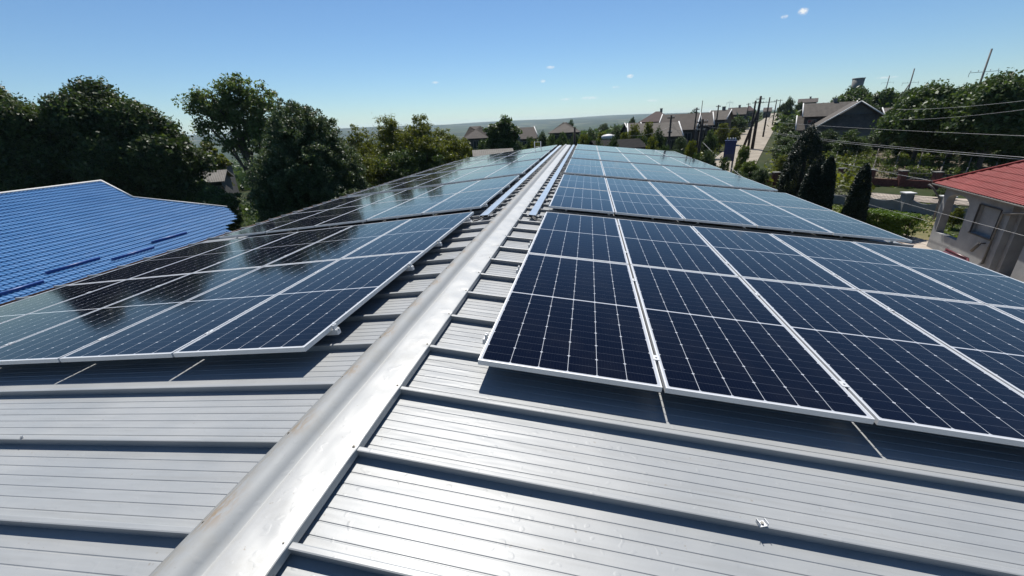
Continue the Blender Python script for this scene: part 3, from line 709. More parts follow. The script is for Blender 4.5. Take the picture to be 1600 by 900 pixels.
# ------------------------------------------------------------------ generic houses of the village
def house(name, lab, u0, u1, ur, vr, ve, d, depth, rot=0, hip=0.0, rm=None, wm=None, trim=False, chim=1, over=.4, gable_front=False, wins=3, skirted=False):
    """house whose long side spans u0..u1 at distance d; vr / ve = pixel rows of ridge and eave at column ur"""
    (a0_, _), (a1_, _) = azt(u0, ve), azt(u1, ve); ac = (a0_+a1_)/2; wd = (a1_-a0_)*d
    er = azt(ur, ve)[1]*d+CAM.z; rd = azt(ur, vr)[1]*(d+depth/2)+CAM.z
    x, y = CAM.x+(d+depth/2)*math.sin(ac), CAM.y+(d+depth/2)*math.cos(ac)
    g0 = min(ground(x, y), er-2.2); root = empty(name, (x, y, g0), -ac+rot); tag(root, lab, 'house')
    hw, hd = wd/2, depth/2; ze, zr = er-g0, rd-g0
    w_ = MB(); w_.box((-hw+over, -hd+over, -1.5), (hw-over, hd-over, ze)); 
    if not hip and not gable_front:
        for sx in (-1, 1):
            xx = sx*(hw-over); tz = (zr-ze)*(1-over/hd)
            w_.prism([(-(hd-over), ze), (hd-over, ze), (0, ze+tz)], 0, .15, Matrix(((0,0,-sx,xx),(1,0,0,0),(0,1,0,0),(0,0,0,1))))
    if gable_front:
        tz = (zr-ze)*(1-over/hw)
        w_.prism([(-(hw-over), ze), (hw-over, ze), (0, ze+tz)], 0, .15, Matrix(((1,0,0,0),(0,0,1,-(hd-(1.9 if skirted else over))),(0,1,0,0),(0,0,0,1))))
    w_.build('wall', wm or M_WALLB, root)
    r_ = MB(); th_ = .12
    if gable_front:
        for sx in (-1, 1):
            yf = -hd+(1.0 if skirted else 0); p = [(sx*hw,-hd,ze),(0,yf,zr),(0,hd,zr),(sx*hw,hd,ze)]
            r_.poly(p); r_.poly([(a,b2,c-th_) for a,b2,c in reversed(p)]); r_.poly([p[0],p[1],(0,yf,zr-th_),(sx*hw,-hd,ze-th_)]); r_.poly([p[3],p[0],(sx*hw,-hd,ze-th_),(sx*hw,hd,ze-th_)])
        if skirted:
            zm = ze+(zr-ze)*.52; xm = hw*.48; r_.poly([(-hw,-hd-.02,ze),(hw,-hd-.02,ze),(xm,-hd+1.6,zm),(-xm,-hd+1.6,zm)])
    else:
        hx = hw-hip
        for sy in (-1, 1):
            p = [(-hw,sy*hd,ze),(hw,sy*hd,ze),(hx,0,zr),(-hx,0,zr)]
            r_.poly(p); r_.poly([(a,b2,c-th_) for a,b2,c in reversed(p)]); r_.poly([p[0],p[1],(hw,sy*hd,ze-th_),(-hw,sy*hd,ze-th_)])
        for sx in (-1, 1):
            if hip: r_.poly([(sx*hw,-hd,ze),(sx*hw,hd,ze),(sx*hx,0,zr)])
            else:
                for sy in (-1,1): r_.poly([(sx*hw,sy*hd,ze),(sx*hw,0,zr),(sx*hw,0,zr-th_),(sx*hw,sy*hd,ze-th_)])
    ro = r_.open().build('roof', rm or M_SLATE, root)
    if trim:
        if gable_front:
            for sx in (-1,1): t_ = MB(); t_.tube([(sx*hw,-hd,ze),(0,-hd+(1.0 if skirted else 0),zr)], .1, 6); t_.build('verge_trim', M_WHITE, root)
        else:
            for sx in (-1,1):
                t_ = MB(); t_.tube([(sx*hw,-hd,ze+.04),(sx*(hw-hip),0,zr+.05)], .1, 6); t_.build('verge_trim', M_WHITE, root)
    for k in range(chim):
        c = MB(); cx_ = (k-.5*(chim-1))*wd*.3+wd*.1; c.box((cx_-.3,.15,zr-1.2),(cx_+.3,.75,zr+.55)); c.box((cx_-.36,.09,zr+.55),(cx_+.36,.81,zr+.68)); c.build('chimney', M_BRICK if k % 2 else M_CONC, ro)
    for k in range(wins):
        wx = -hw+over+(k+.5)*(wd-2*over)/max(wins,1)
        f_ = MB(); yw = -hd+over; z0 = max(.9, ze-2.2); z1 = ze-.6
        for (xa, xb, za_, zb_) in ((wx-.65,wx-.57,z0,z1),(wx+.57,wx+.65,z0,z1),(wx-.65,wx+.65,z1,z1+.08),(wx-.7,wx+.7,z0-.1,z0),(wx-.03,wx+.03,z0,z1)): f_.box((xa,yw-.06,za_),(xb,yw+.02,zb_))
        fo = f_.build('window', M_CONC, root); q = MB(); q.box((wx-.57,yw-.03,z0),(wx+.57,yw-.01,z1)); q.build('pane', M_GLASSD, fo)
    return root
house('grey_house', 'slate grey house right of the dirt road with pale front gable', 1262, 1404, 1350, 158, 200, 88, 9, rot=.15, gable_front=True, trim=True, chim=0, wm=M_GABLE, over=.5, skirted=True, wins=2)
house('grey_house', 'grey slate house wing left of the pale gable with small chimney', 1250, 1336, 1300, 160, 181, 97, 8, rot=.1, hip=.0, trim=True, chim=1)
house('brick_cottage', 'low grey roofed lean-to beside the slate house near the road', 1240, 1306, 1275, 180, 203, 96, 6, rot=.1, trim=True, chim=0, rm=M_SLATE)
house('white_house', 'pale white house far behind the trees up the road', 1246, 1278, 1262, 154, 160, 210, 10, rm=M_SLATE2, wm=M_STUCCO2)
house('grey_house', 'grey roof showing between the front gable and the right hand trees', 1374, 1420, 1398, 168, 182, 100, 8, rot=.2, trim=True, chim=0)
house('village_house', 'dark red brown hip roofed house behind the long slate roofs', 997, 1056, 1028, 174, 190, 115, 12, hip=4.0, rm=M_REDDARK, chim=1)
house('village_house', 'long slate roofed house with white verge in the village centre', 1031, 1094, 1062, 178, 203, 84, 10, rot=-.12, trim=True, rm=M_SLATE2, chim=0)
house('village_house', 'low slate house with sweeping roof beside the bare tree', 976, 1062, 1020, 192, 214, 70, 11, rot=.1, trim=True, rm=M_SLATE, chim=0)
house('village_house', 'slate house with white verges just left of the dirt road', 1108, 1142, 1124, 172, 187, 105, 8, rot=-.2, trim=True, rm=M_SLATE, chim=1)
house('village_house', 'brownish roofed house behind the utility poles', 1092, 1112, 1100, 176, 196, 92, 9, rot=.1, trim=True, rm=M_SLATE2, chim=0)
house('village_house', 'far slate roof beyond the white verged house', 1136, 1166, 1150, 168, 179, 150, 9, rm=M_SLATE2, chim=1)
house('village_house', 'small far house with boxy dark roof beside the road', 1160, 1180, 1170, 165, 173, 170, 9, hip=2, rm=M_REDDARK, wm=M_STUCCO2, chim=0)
house('village_house', 'far grey house at the road top', 1192, 1206, 1199, 168, 174, 260, 10, rm=M_SLATE2, chim=0)
house('village_house', 'pyramid roofed brown house left of the round tree', 722, 765, 747, 197, 216, 100, 11, hip=4.5, rm=M_SLATE2, chim=0)
house('village_house', 'slate roof right of the round tree', 806, 836, 820, 199, 217, 95, 9, rot=.2, trim=True, rm=M_SLATE2, chim=0)
house('village_house', 'hip roofed house in the trees behind the far end of the ridge', 856, 908, 884, 191, 207, 100, 10, hip=4.2, rm=M_SLATE, chim=0, wins=2)
house('village_house', 'dark slate gable left of the long village roofs', 974, 1001, 990, 192, 211, 88, 8, rot=.3, trim=True, rm=M_SLATE, chim=0)
house('grey_shed', 'grey roofed shed glimpsed between the dark trees on the left', 300, 362, 335, 266, 284, 62, 7, rot=-.2, rm=M_SLATE3, chim=0)
house('grey_shed', 'grey barn roof farther behind the shed between the trees', 326, 362, 345, 252, 261, 95, 7, rot=-.2, rm=M_SLATE2, chim=0)
house('corrugated_shed', 'low shed with pale corrugated roof beyond the far left roof edge', 737, 803, 770, 233, 243, 40, 3.5, rot=.06, rm=M_SLATE3, chim=0, over=.2)
house('long_dark_shed', 'long dark low shed with a small window behind the roof end', 920, 1003, 962, 218, 232, 47, 5, rot=.32, rm=M_TAR, wm=M_TAR, chim=0, over=.15, wins=2)
# round pale tank on post
pz = at(951, 211, 60); t = empty('water_tank', (pz.x, pz.y, ground(pz.x, pz.y))); tag(t, 'round white topped tank standing in the gardens behind the dark shed', 'tank')
h_ = pz.z-t.location.z
b = MB(); b.tube([(0,0,h_-.5),(0,0,h_-.15),(0,0,h_),(0,0,h_+.12)], [.9,.95,.75,.2], 20); b.build('tank_top', M_WHITE, t)
b = MB(); b.tube([(0,0,-.5),(0,0,h_-.5)], [.85,.85], 18); b.build('tank_body', M_CONC, t)
# water tower
pz = at(1342, 123, 260); g0 = ground(pz.x, pz.y); t = empty('water_tower', (pz.x, pz.y, g0)); tag(t, 'grey water tower rising behind the trees on the hill', 'water tower')
h_ = pz.z-g0
b = MB(); b.tube([(0,0,h_-7.5),(0,0,h_-6.8),(0,0,h_)], [1.0,2.0,2.3], 16); b.build('tank', M_CONC, t)
b = MB(); b.tube([(0,0,0),(0,0,h_-7.4)], [1.1,.95], 12); b.build('column', M_CONC, t)
b = MB(); b.tube([(0,0,h_),(0,0,h_+.3)], [2.5,2.5], 16); b.build('tank_roof', M_WHITE, t)

# transformer kiosk
pt_, pb_ = at(1143, 216, 60), at(1139, 251, 60); g0 = ground(pt_.x, pt_.y)
t = empty('transformer_kiosk', (pt_.x, pt_.y, g0), -R(17)); tag(t, 'dark blue transformer kiosk with white insulators on top beside the road', 'transformer')
zt_, zb_ = pt_.z-g0-.3, pb_.z-g0
b = MB(); b.box((-.62,-.45,zb_),(.62,.45,zt_)); b.box((-.68,-.5,zt_+.002),(.68,.5,zt_+.07)); b.build('cabinet', M_BLUEBOX, t)
b = MB(); b.box((-.55,-.475,zb_+.15),(-.02,-.452,zt_-.15)); b.box((.02,-.475,zb_+.15),(.55,-.452,zt_-.15)); b.build('door', M_BLUEBOX, t)
b = MB(); [b.box((-.5,-.49,zb_+.3+k*.09),(.5,-.478,zb_+.33+k*.09)) for k in range(6)]; b.build('louvre', M_DARKMETAL, t)
for x in (-.42, -.1, .2, .45):
    b = MB(); b.tube([(x,0,zt_+.07),(x,0,zt_+.18),(x,0,zt_+.22),(x,0,zt_+.36)], [.06,.06,.1,.05], 10); b.build('insulator', M_WHITE, t)
for x in (-.5,.5):
    b = MB(); b.box((x-.1,-.4,-.3),(x+.1,.4,zb_)); b.build('leg', M_CONC, t)

# ------------------------------------------------------------------ poles and wires
def pole(lab, ut, vt, d, arms=((.35,1.6),), r=.13, m=None, lean=0, gnd=None, strut=None, name='utility_pole', ub=None, vb=None):
    p = at(ut, vt, d)
    g0 = ground(p.x, p.y)-.3; a, _ = azt(ut, vt)
    t = empty(name, (p.x, p.y, g0), -a); h = p.z-g0; tag(t, lab, 'utility pole', 'utility poles')
    b = MB(); b.tube([(lean,0,0),(lean*.5,0,h*.5),(0,0,h)], [r*1.35,r*1.15,r*.85], 10); b.build('post', m or M_WOODP, t)
    for dz, wd in arms:
        th = .022 if m else .05; c = MB(); c.box((-wd/2,-th,h-dz-th),(wd/2,th,h-dz+th))
        if m: c.box((-wd/2,-th,h-dz-.45),(-wd/2+.04,th,h-dz-th)); c.box((wd/2-.04,-th,h-dz-.45),(wd/2,th,h-dz-th))
        ao_ = c.build('crossarm', m or M_WOODP, t)
        for x in (-wd/2+.08, -wd*.2, wd*.2, wd/2-.08):
            i_ = MB(); i_.tube([(x,0,h-dz+.05),(x,0,h-dz+.13),(x,0,h-dz+.15),(x,0,h-dz+.22)], [.02,.02,.05,.035], 8); i_.build('insulator', M_WHITE, ao_)
    if strut:
        s_ = MB(); s_.tube([(strut,0,0),(0,0,h*.78)], [r*1.1,r*.8], 8); s_.build('strut', m or M_WOODP, t)
    return t, p
P = {}
P['dbl'] = pole('tall dark pole with a diagonal strut, right one of the close pair at the road', 1189, 150, 92, ((.5,1.3),(1.1,1.3)), .22, strut=-1.6)
P['dbl2'] = pole('dark pole standing close against the taller strutted pole', 1181, 157, 92, ((.4,1.0),(3.6,1.4)), .17)
P['near'] = pole('thick dark pole with many brackets just beyond the right panel edge', 1098, 186, 50, ((.3,1.1),(.75,1.1),(1.15,.8)), .15)
P['thin'] = pole('thin tall post behind the thick bracketed pole', 1098, 157, 84, (), .06, name='antenna_mast')
P['p1122'] = pole('wooden pole with hooked top left of the road', 1123, 164, 96, ((.3,.9),), .13)
P['p1203'] = pole('wooden pole with wide crossarm beside the road', 1203, 152, 118, ((1.0,2.6),), .15)
P['p1213'] = pole('slim pole second up the road', 1214, 155, 170, ((.5,1.6),), .15)
P['p1220'] = pole('small far pole third up the road', 1220, 155, 230, ((.5,1.8),), .15)
P['p1170'] = pole('small pole in front of the boxy far house', 1170, 161, 140, ((.3,1.0),), .12)
P['p1047'] = pole('dark pole with a wire bundle in front of the long slate roofs', 1049, 180, 55, ((.3,.8),(1.9,.5)), .12)
P['p1086'] = pole('dark post beside the white verge in the village centre', 1089, 168, 76, ((.3,.8),), .12)
P['p897'] = pole('dark post behind the far end of the ridge', 898, 199, 46, (), .12)
P['t1'] = pole('tall concrete power pole rising above the right hand trees', 1550, 76, 75, ((2.3,2.3),), .10, M_CONC)
P['t2'] = pole('concrete power pole with strut in the gap between trees', 1429, 107, 120, ((2.5,2.4),), .12, M_CONC, strut=-3.2)
P['t3'] = pole('far slim power pole above the hill trees', 1390, 118, 190, ((2.0,3.0),), .13, M_CONC)
P['m1140'] = pole('very thin aerial mast above the village roofs', 1141, 157, 120, ((.5,1.4),), .04, M_GALV, name='antenna_mast')
def wire(lab, A, B, sag, r=.012, m=None):
    b = MB(); n = 24; pts = []
    for i in range(n+1):
        t = i/n; q = Vector(A)*(1-t)+Vector(B)*t; q.z -= 4*sag*t*(1-t); pts.append(q)
    b.tube(pts, r*.62, 5); tag(b.build('power_line', m or M_WIRE), lab, 'power line', 'overhead wires')
M_WIRE = noisy('aluminium wire', (.30,.30,.29), (.42,.41,.40), 3, .5, .3)
M_WIREB = noisy('black cable', (.02,.02,.02), (.04,.04,.04), 3, .6)
wire('upper of two wires from the strutted pole to the right edge', at(1189,203,91)+Vector((0,0,.0)), at(1640,249,34), .3, .018)
wire('second wire just below the upper one in front of the slate house', at(1189,205,90), at(1640,252.5,34), .3, .018)
wire('wire below the grey slate eave running to the right edge', at(1180,188,92), at(1640,214,45), .2, .016)
wire('thin wire across the right hand trees, upper', at(1400,171,60), at(1660,150,40), .2, .014)
wire('thin wire across the right hand trees, lower', at(1405,187,60), at(1660,163,40), .2, .014)
wire('wire dropping from the bushes to the corner of the red roof', at(1189,226,75), at(1458,283,32), .15, .014)
wire('wire passing in front of the thujas, upper', at(1246,267,48), at(1640,379,22), .1, .011)
wire('wire passing in front of the thujas, lower', at(1240,281,46), at(1452,346,30), .1, .011)
wire('slack cable from the bracketed pole past the transformer', at(1098,222,49), at(1168,282,34), .15, .022)
wire('wire from the bracketed pole towards the strutted pole', P['near'][1]-Vector((0,0,.6)), P['dbl2'][1]-Vector((0,0,4.0)), .5, .014)
wire('wire from the wire bundle pole to the bracketed pole', P['p1047'][1]-Vector((0,0,.3)), P['near'][1]-Vector((0,0,.9)), .5, .014, M_WIREB)
wire('pale wire drooping left from the wire bundle pole', P['p1047'][1]-Vector((0,0,1.2)), at(985,212,50), .3, .014)
for k, (u, v, d) in enumerate([(1075,222,52),(1083,226,51),(1070,205,60)]):
    wire(f"service cable fanning from the wire bundle pole, {['nearest','middle','farthest'][k]} one", P['p1047'][1]-Vector((0,0,.6+.3*k)), at(u,v,d), .15, .014, M_WIREB)

# ------------------------------------------------------------------ vegetation
def leaves_mesh(name, centers, radii, per, leaf, seed, flat=0.0):
    """many leaf-sized quads in clumps"""
    g = np.random.default_rng(seed); C = np.repeat(np.asarray(centers), per, 0); Rr = np.repeat(np.asarray(radii), per, 0)
    n = len(C); d = g.normal(size=(n,3)); d /= np.linalg.norm(d, axis=1)[:,None]
    rad = g.uniform(0,1,(n,1))**.45; P_ = C+d*rad*Rr
    nrm = d*.6+g.normal(size=(n,3))*.7; nrm[:,2] += .35; nrm /= np.linalg.norm(nrm, axis=1)[:,None]
    t = np.cross(nrm, g.normal(size=(n,3))); t /= np.linalg.norm(t, axis=1)[:,None]; b = np.cross(nrm, t)
    s = leaf*(.4+1.15*g.uniform(0,1,(n,1))**1.5); asp = g.uniform(.45,.75,(n,1))
    V = np.stack([P_-t*s, P_+b*s*asp*.9-t*s*.1, P_+t*s, P_-b*s*asp*.9+t*s*.1], 1).reshape(-1,3)
    me = bpy.data.meshes.new(name); me.vertices.add(4*n); me.vertices.foreach_set('co', V.astype(np.float32).ravel())
    me.loops.add(4*n); me.loops.foreach_set('vertex_index', np.arange(4*n, dtype=np.int32))
    me.polygons.add(n); me.polygons.foreach_set('loop_start', np.arange(0,4*n,4, dtype=np.int32)); me.polygons.foreach_set('loop_total', np.full(n,4, dtype=np.int32))
    me.update(calc_edges=True); return me
def clumps(lobes, n, cr, seed, shell=.45):
    g = np.random.default_rng(seed); L = np.array(lobes, float); vol = L[:,3]*L[:,4]*L[:,5]; p = vol**.75; p /= p.sum()
    k = g.choice(len(L), n, p=p); d = g.normal(size=(n,3)); d /= np.linalg.norm(d,axis=1)[:,None]
    r = 1-(1-shell)*g.uniform(0,1,(n,1))**1.6
    r = r*g.uniform(.88,1.12,(n,1))
    C = L[k,:3]+d*L[k,3:6]*r; rr = cr*g.uniform(.6,1.35,(n,1))*np.ones((1,3)); rr[:,2:] *= .75
    return C, rr
def tree_mesh(lobes, nclump, cr, per, leaf, seed, shell=.45):
    C, rr = clumps(lobes, nclump, cr, seed, shell); return leaves_mesh('crown', C, rr, per, leaf, seed+1)
def trunk_mb(h, r, lobes, seed, lean=(0,0)):
    g = random.Random(seed); b = MB(); top = Vector((lean[0], lean[1], h))
    b.tube([(0,0,-.8),(lean[0]*.3,lean[1]*.3,h*.35),(lean[0]*.7,lean[1]*.7,h*.7),top], [r*1.3,r,r*.75,r*.35], 9)
    for lb in lobes:
        c = Vector(lb[:3]); s = Vector((0,0,h*g.uniform(.35,.65)))+Vector((lean[0]*.4,lean[1]*.4,0)); m_ = (s+c)/2+Vector((g.uniform(-.3,.3),g.uniform(-.3,.3),-.2))
        b.tube([s,m_,c], [r*.5,r*.33,r*.1], 6)
        for q in range(3):
            e = c+Vector((g.uniform(-1,1)*lb[3],g.uniform(-1,1)*lb[4],g.uniform(-.2,1)*lb[5]))*.85; b.tube([m_*.4+c*.6,(c+e)/2+Vector((0,0,.1)),e], [r*.18,r*.1,r*.03], 5)
    return b
def auto_lobes(Rx, z0, z1, seed, n=9, Ry=None):
    g = random.Random(seed); Ry = Ry or Rx; H = z1-z0; out = [(0,0,(z0+z1)/2,Rx*.68,Ry*.68,H*.42)]
    for i in range(n):
        a = 2*math.pi*(i/n)+g.uniform(-.3,.3); zz = z0+H*g.uniform(.2,.8); k = math.sqrt(max(.05,1-((zz-(z0+z1)/2)/(H/2))**2))
        r = g.uniform(.28,.45)*Rx; out.append(((Rx-r)*k*math.cos(a), (Ry-r)*k*math.sin(a), zz, r, r, r*.85*min(1,H/(2*Rx)+.2)))
    out.append((g.uniform(-.2,.2)*Rx, 0, z1-H*.16, Rx*.4, Ry*.4, H*.17)); return out
def place_tree(name, lab, u, vtop, wpx, d, m, seed, vbot=None, nclump=500, per=50, leaf=.13, cr=None, group=None, shell=.45, lobes=None, cat='tree', nl=9):
    p = at(u, vtop, d); a = math.atan2(p.x-CAM.x, p.y); a2 = azt(u+wpx/2, vtop+30)[0]; a1 = azt(u-wpx/2, vtop+30)[0]
    Rx = (a2-a1)*d/2; g0 = ground(p.x, p.y); h = p.z-g0
    z0 = h*.18 if vbot is None else max(.3, CAM.z+azt(u, vbot)[1]*d-g0)
    root = empty(name, (p.x, p.y, g0), -a); tag(root, lab, cat, group)
    lb = lobes(Rx, h) if lobes else auto_lobes(Rx, z0, h, seed, nl)
    me = tree_mesh(lb, nclump, cr or Rx*.17, per, leaf, seed, shell); me.materials.append(m)
    o = bpy.data.objects.new('crown', me); col.objects.link(o); o.parent = root
    trunk_mb(h*.72, max(.08, h*.022), lb[:7], seed).build('trunk', M_BARK, root)
    return root
LT = 'large trees behind the blue roof'
place_tree('broadleaf_tree', 'dark broadleaf tree cut by the left edge of the photo', -14, 136, 190, 58, L_DARK, 1, vbot=330, nclump=1300, per=75, leaf=.15, cr=.95, group=LT)
place_tree('broadleaf_tree', 'wide dark tree with the highest crown above the blue roof ridge', 135, 132, 200, 56, L_DARK, 2, vbot=330, nclump=1900, per=75, leaf=.15, cr=.95, group=LT)
place_tree('broadleaf_tree', 'dark tree sloping down to the right behind the blue roof end', 232, 178, 150, 54, L_DARK, 3, vbot=340, nclump=1300, per=75, leaf=.15, cr=.9, group=LT)
place_tree('broadleaf_tree', 'lower dark tree filling the space under the big crowns', 60, 205, 260, 63, L_DARK, 4, vbot=330, nclump=900, per=60, leaf=.2, group=LT)
place_tree('broadleaf_tree', 'low dark tree filling the gap above the blue roof end', 190, 235, 160, 60, L_DARK, 7, vbot=345, nclump=900, per=60, leaf=.18, cr=.9, group=LT)
place_tree('broadleaf_tree', 'yellowish green tree in the gap beside the grey shed', 316, 222, 66, 74, L_OLIVE, 5, nclump=420, per=60, leaf=.18, group=LT)
place_tree('bush', 'dark bushes at the foot of the gap right of the blue roof', 330, 292, 90, 46, L_MID, 6, nclump=420, per=60, leaf=.11, cat='bush')
place_tree('poplar_tree', 'tall loose light green tree with sky showing through its branches', 352, 116, 165, 50, L_LIGHT, 8, vbot=265, nclump=420, per=55, leaf=.13, shell=.15, cr=.55,
    lobes=lambda Rx, h: [(-.62*Rx,0,h*.85,Rx*.34,Rx*.36,h*.09),(-.28*Rx,0,h*.84,Rx*.3,Rx*.36,h*.10),(.16*Rx,0,h*.92,Rx*.34,Rx*.4,h*.09),(-.15*Rx,.2,h*.78,Rx*.5,Rx*.5,h*.10),(.5*Rx,0,h*.82,Rx*.44,Rx*.5,h*.13),(-.55*Rx,.3,h*.70,Rx*.3,Rx*.35,h*.08),(.25*Rx,0,h*.66,Rx*.5,Rx*.5,h*.14),(-.2*Rx,0,h*.6,Rx*.32,Rx*.4,h*.09)])
place_tree('broadleaf_tree', 'dense rounded dark green tree right of the tall loose one', 455, 150, 205, 33, L_DENSE, 9, nclump=3000, per=75, leaf=.075, shell=.55, cr=.36,
    lobes=lambda Rx, h: [(-.05*Rx,0,h*.60,Rx*.72,Rx*.8,h*.30),(-.05*Rx,0,h*.82,Rx*.40,Rx*.5,h*.16),(.32*Rx,0,h*.74,Rx*.36,Rx*.5,h*.17),(.60*Rx,0,h*.5,Rx*.38,Rx*.5,h*.22),(-.62*Rx,0,h*.5,Rx*.38,Rx*.5,h*.2),(-.35*Rx,0,h*.3,Rx*.65,Rx*.6,h*.22),(.4*Rx,0,h*.28,Rx*.60,Rx*.6,h*.22),(.05*Rx,-.3*Rx,h*.5,Rx*.6,Rx*.5,h*.28)])
place_tree('bush', 'pale leaved shrub right at the foot of the rounded tree', 522, 286, 84, 30, L_DENSE, 10, nclump=420, per=60, leaf=.07, cat='bush')
OG = 'olive green trees behind the far left panels'
for k, (u, v, wp, d, lab) in enumerate([(566,197,104,50,'olive green tree just right of the rounded dark tree'),(606,184,96,46,'olive green tree under the thin leaning twigs'),(654,181,100,43,'olive tree with the highest spiky top of its group'),
        (694,201,84,47,'olive tree at the right end of its group'),(556,236,120,40,'low olive bush just above the left panel edge'),(632,232,140,41,'dark green bush mass in front of the olive trees')]):
    place_tree('olive_green_tree', lab, u, v, wp, d, L_OLIVE if k != 5 else L_MID, 20+k, vbot=330, nclump=760, per=60, leaf=.085, cr=.42, group=OG, shell=.35)
# sparse tree with thin twigs
p = at(600, 168, 50); g0 = ground(p.x, p.y); t = empty('sparse_tree', (p.x, p.y, g0)); tag(t, 'nearly bare thin tree sticking up behind the olive trees', 'tree')
h = p.z-g0; b = MB(); g_ = random.Random(3); b.tube([(0,0,-.5),(.1,0,h*.6),(0,0,h*.95)], [.14,.09,.02], 7); tips = []
for k in range(70):
    z = h*g_.uniform(.55,.92); a = g_.uniform(0,6.28); l = g_.uniform(.5,1.8)*(1.15-z/h)*2.2; e = Vector((math.cos(a)*l, math.sin(a)*l, z+l*.75)); b.tube([(.05,0,z),e*.5+Vector((0,0,z*.5)),e], [.03,.02,.008], 4)
    for q in range(4): tips.append(e*g_.uniform(.6,1)+Vector((g_.uniform(-.2,.2),g_.uniform(-.2,.2),z*0)) if 0 else e+Vector((g_.uniform(-.35,.35),g_.uniform(-.35,.35),g_.uniform(-.3,.2))))
b.build('trunk', M_BARK, t); me = leaves_mesh('crown', np.array([tuple(q) for q in tips]), np.full((len(tips),3),.22), 5, .06, 31); me.materials.append(L_OLIVE); o = bpy.data.objects.new('crown', me); col.objects.link(o); o.parent = t
place_tree('round_tree', 'dense round dark tree in front of the pyramid roofed house', 784, 183, 62, 60, L_MID, 40, nclump=600, per=50, leaf=.16, group='garden trees in the village')
# shared small trees for the village gardens
variants = []
for k, (m, sd_) in enumerate(((L_MID,50),(L_OLIVE,51),(L_DARK,52),(L_DENSE,53),(L_VINE,54))):
    lb = auto_lobes(2.2, .5, 5.0, sd_, 8); me = tree_mesh(lb, 260, .42, 60, .10, sd_, .4); me.materials.append(m)
    tb = trunk_mb(3.6, .12, lb[:6], sd_); to = tb.build('trunk', M_BARK); tm = to.data; bpy.data.objects.remove(to)
    variants.append((me, tm))
ADJ = ['low dark', 'bright green', 'dusty olive', 'dense round', 'pale leaved']
def small_tree(u, vtop, wpx, d, k, lab):
    p = at(u, vtop, d); g0 = ground(p.x, p.y); a2 = azt(u+wpx/2, vtop)[0]; a1 = azt(u-wpx/2, vtop)[0]; Rx = (a2-a1)*d/2; h = max(1.0, p.z-g0)
    root = empty('garden_tree', (p.x, p.y, g0), random.uniform(0,6)); root.scale = (Rx/2.3, Rx/2.3, h/5.3); tag(root, lab, 'tree', 'garden trees in the village')
    me, tm = variants[k % 5]
    o = bpy.data.objects.new('crown', me); col.objects.link(o); o.parent = root; o = bpy.data.objects.new('trunk', tm); col.objects.link(o); o.parent = root
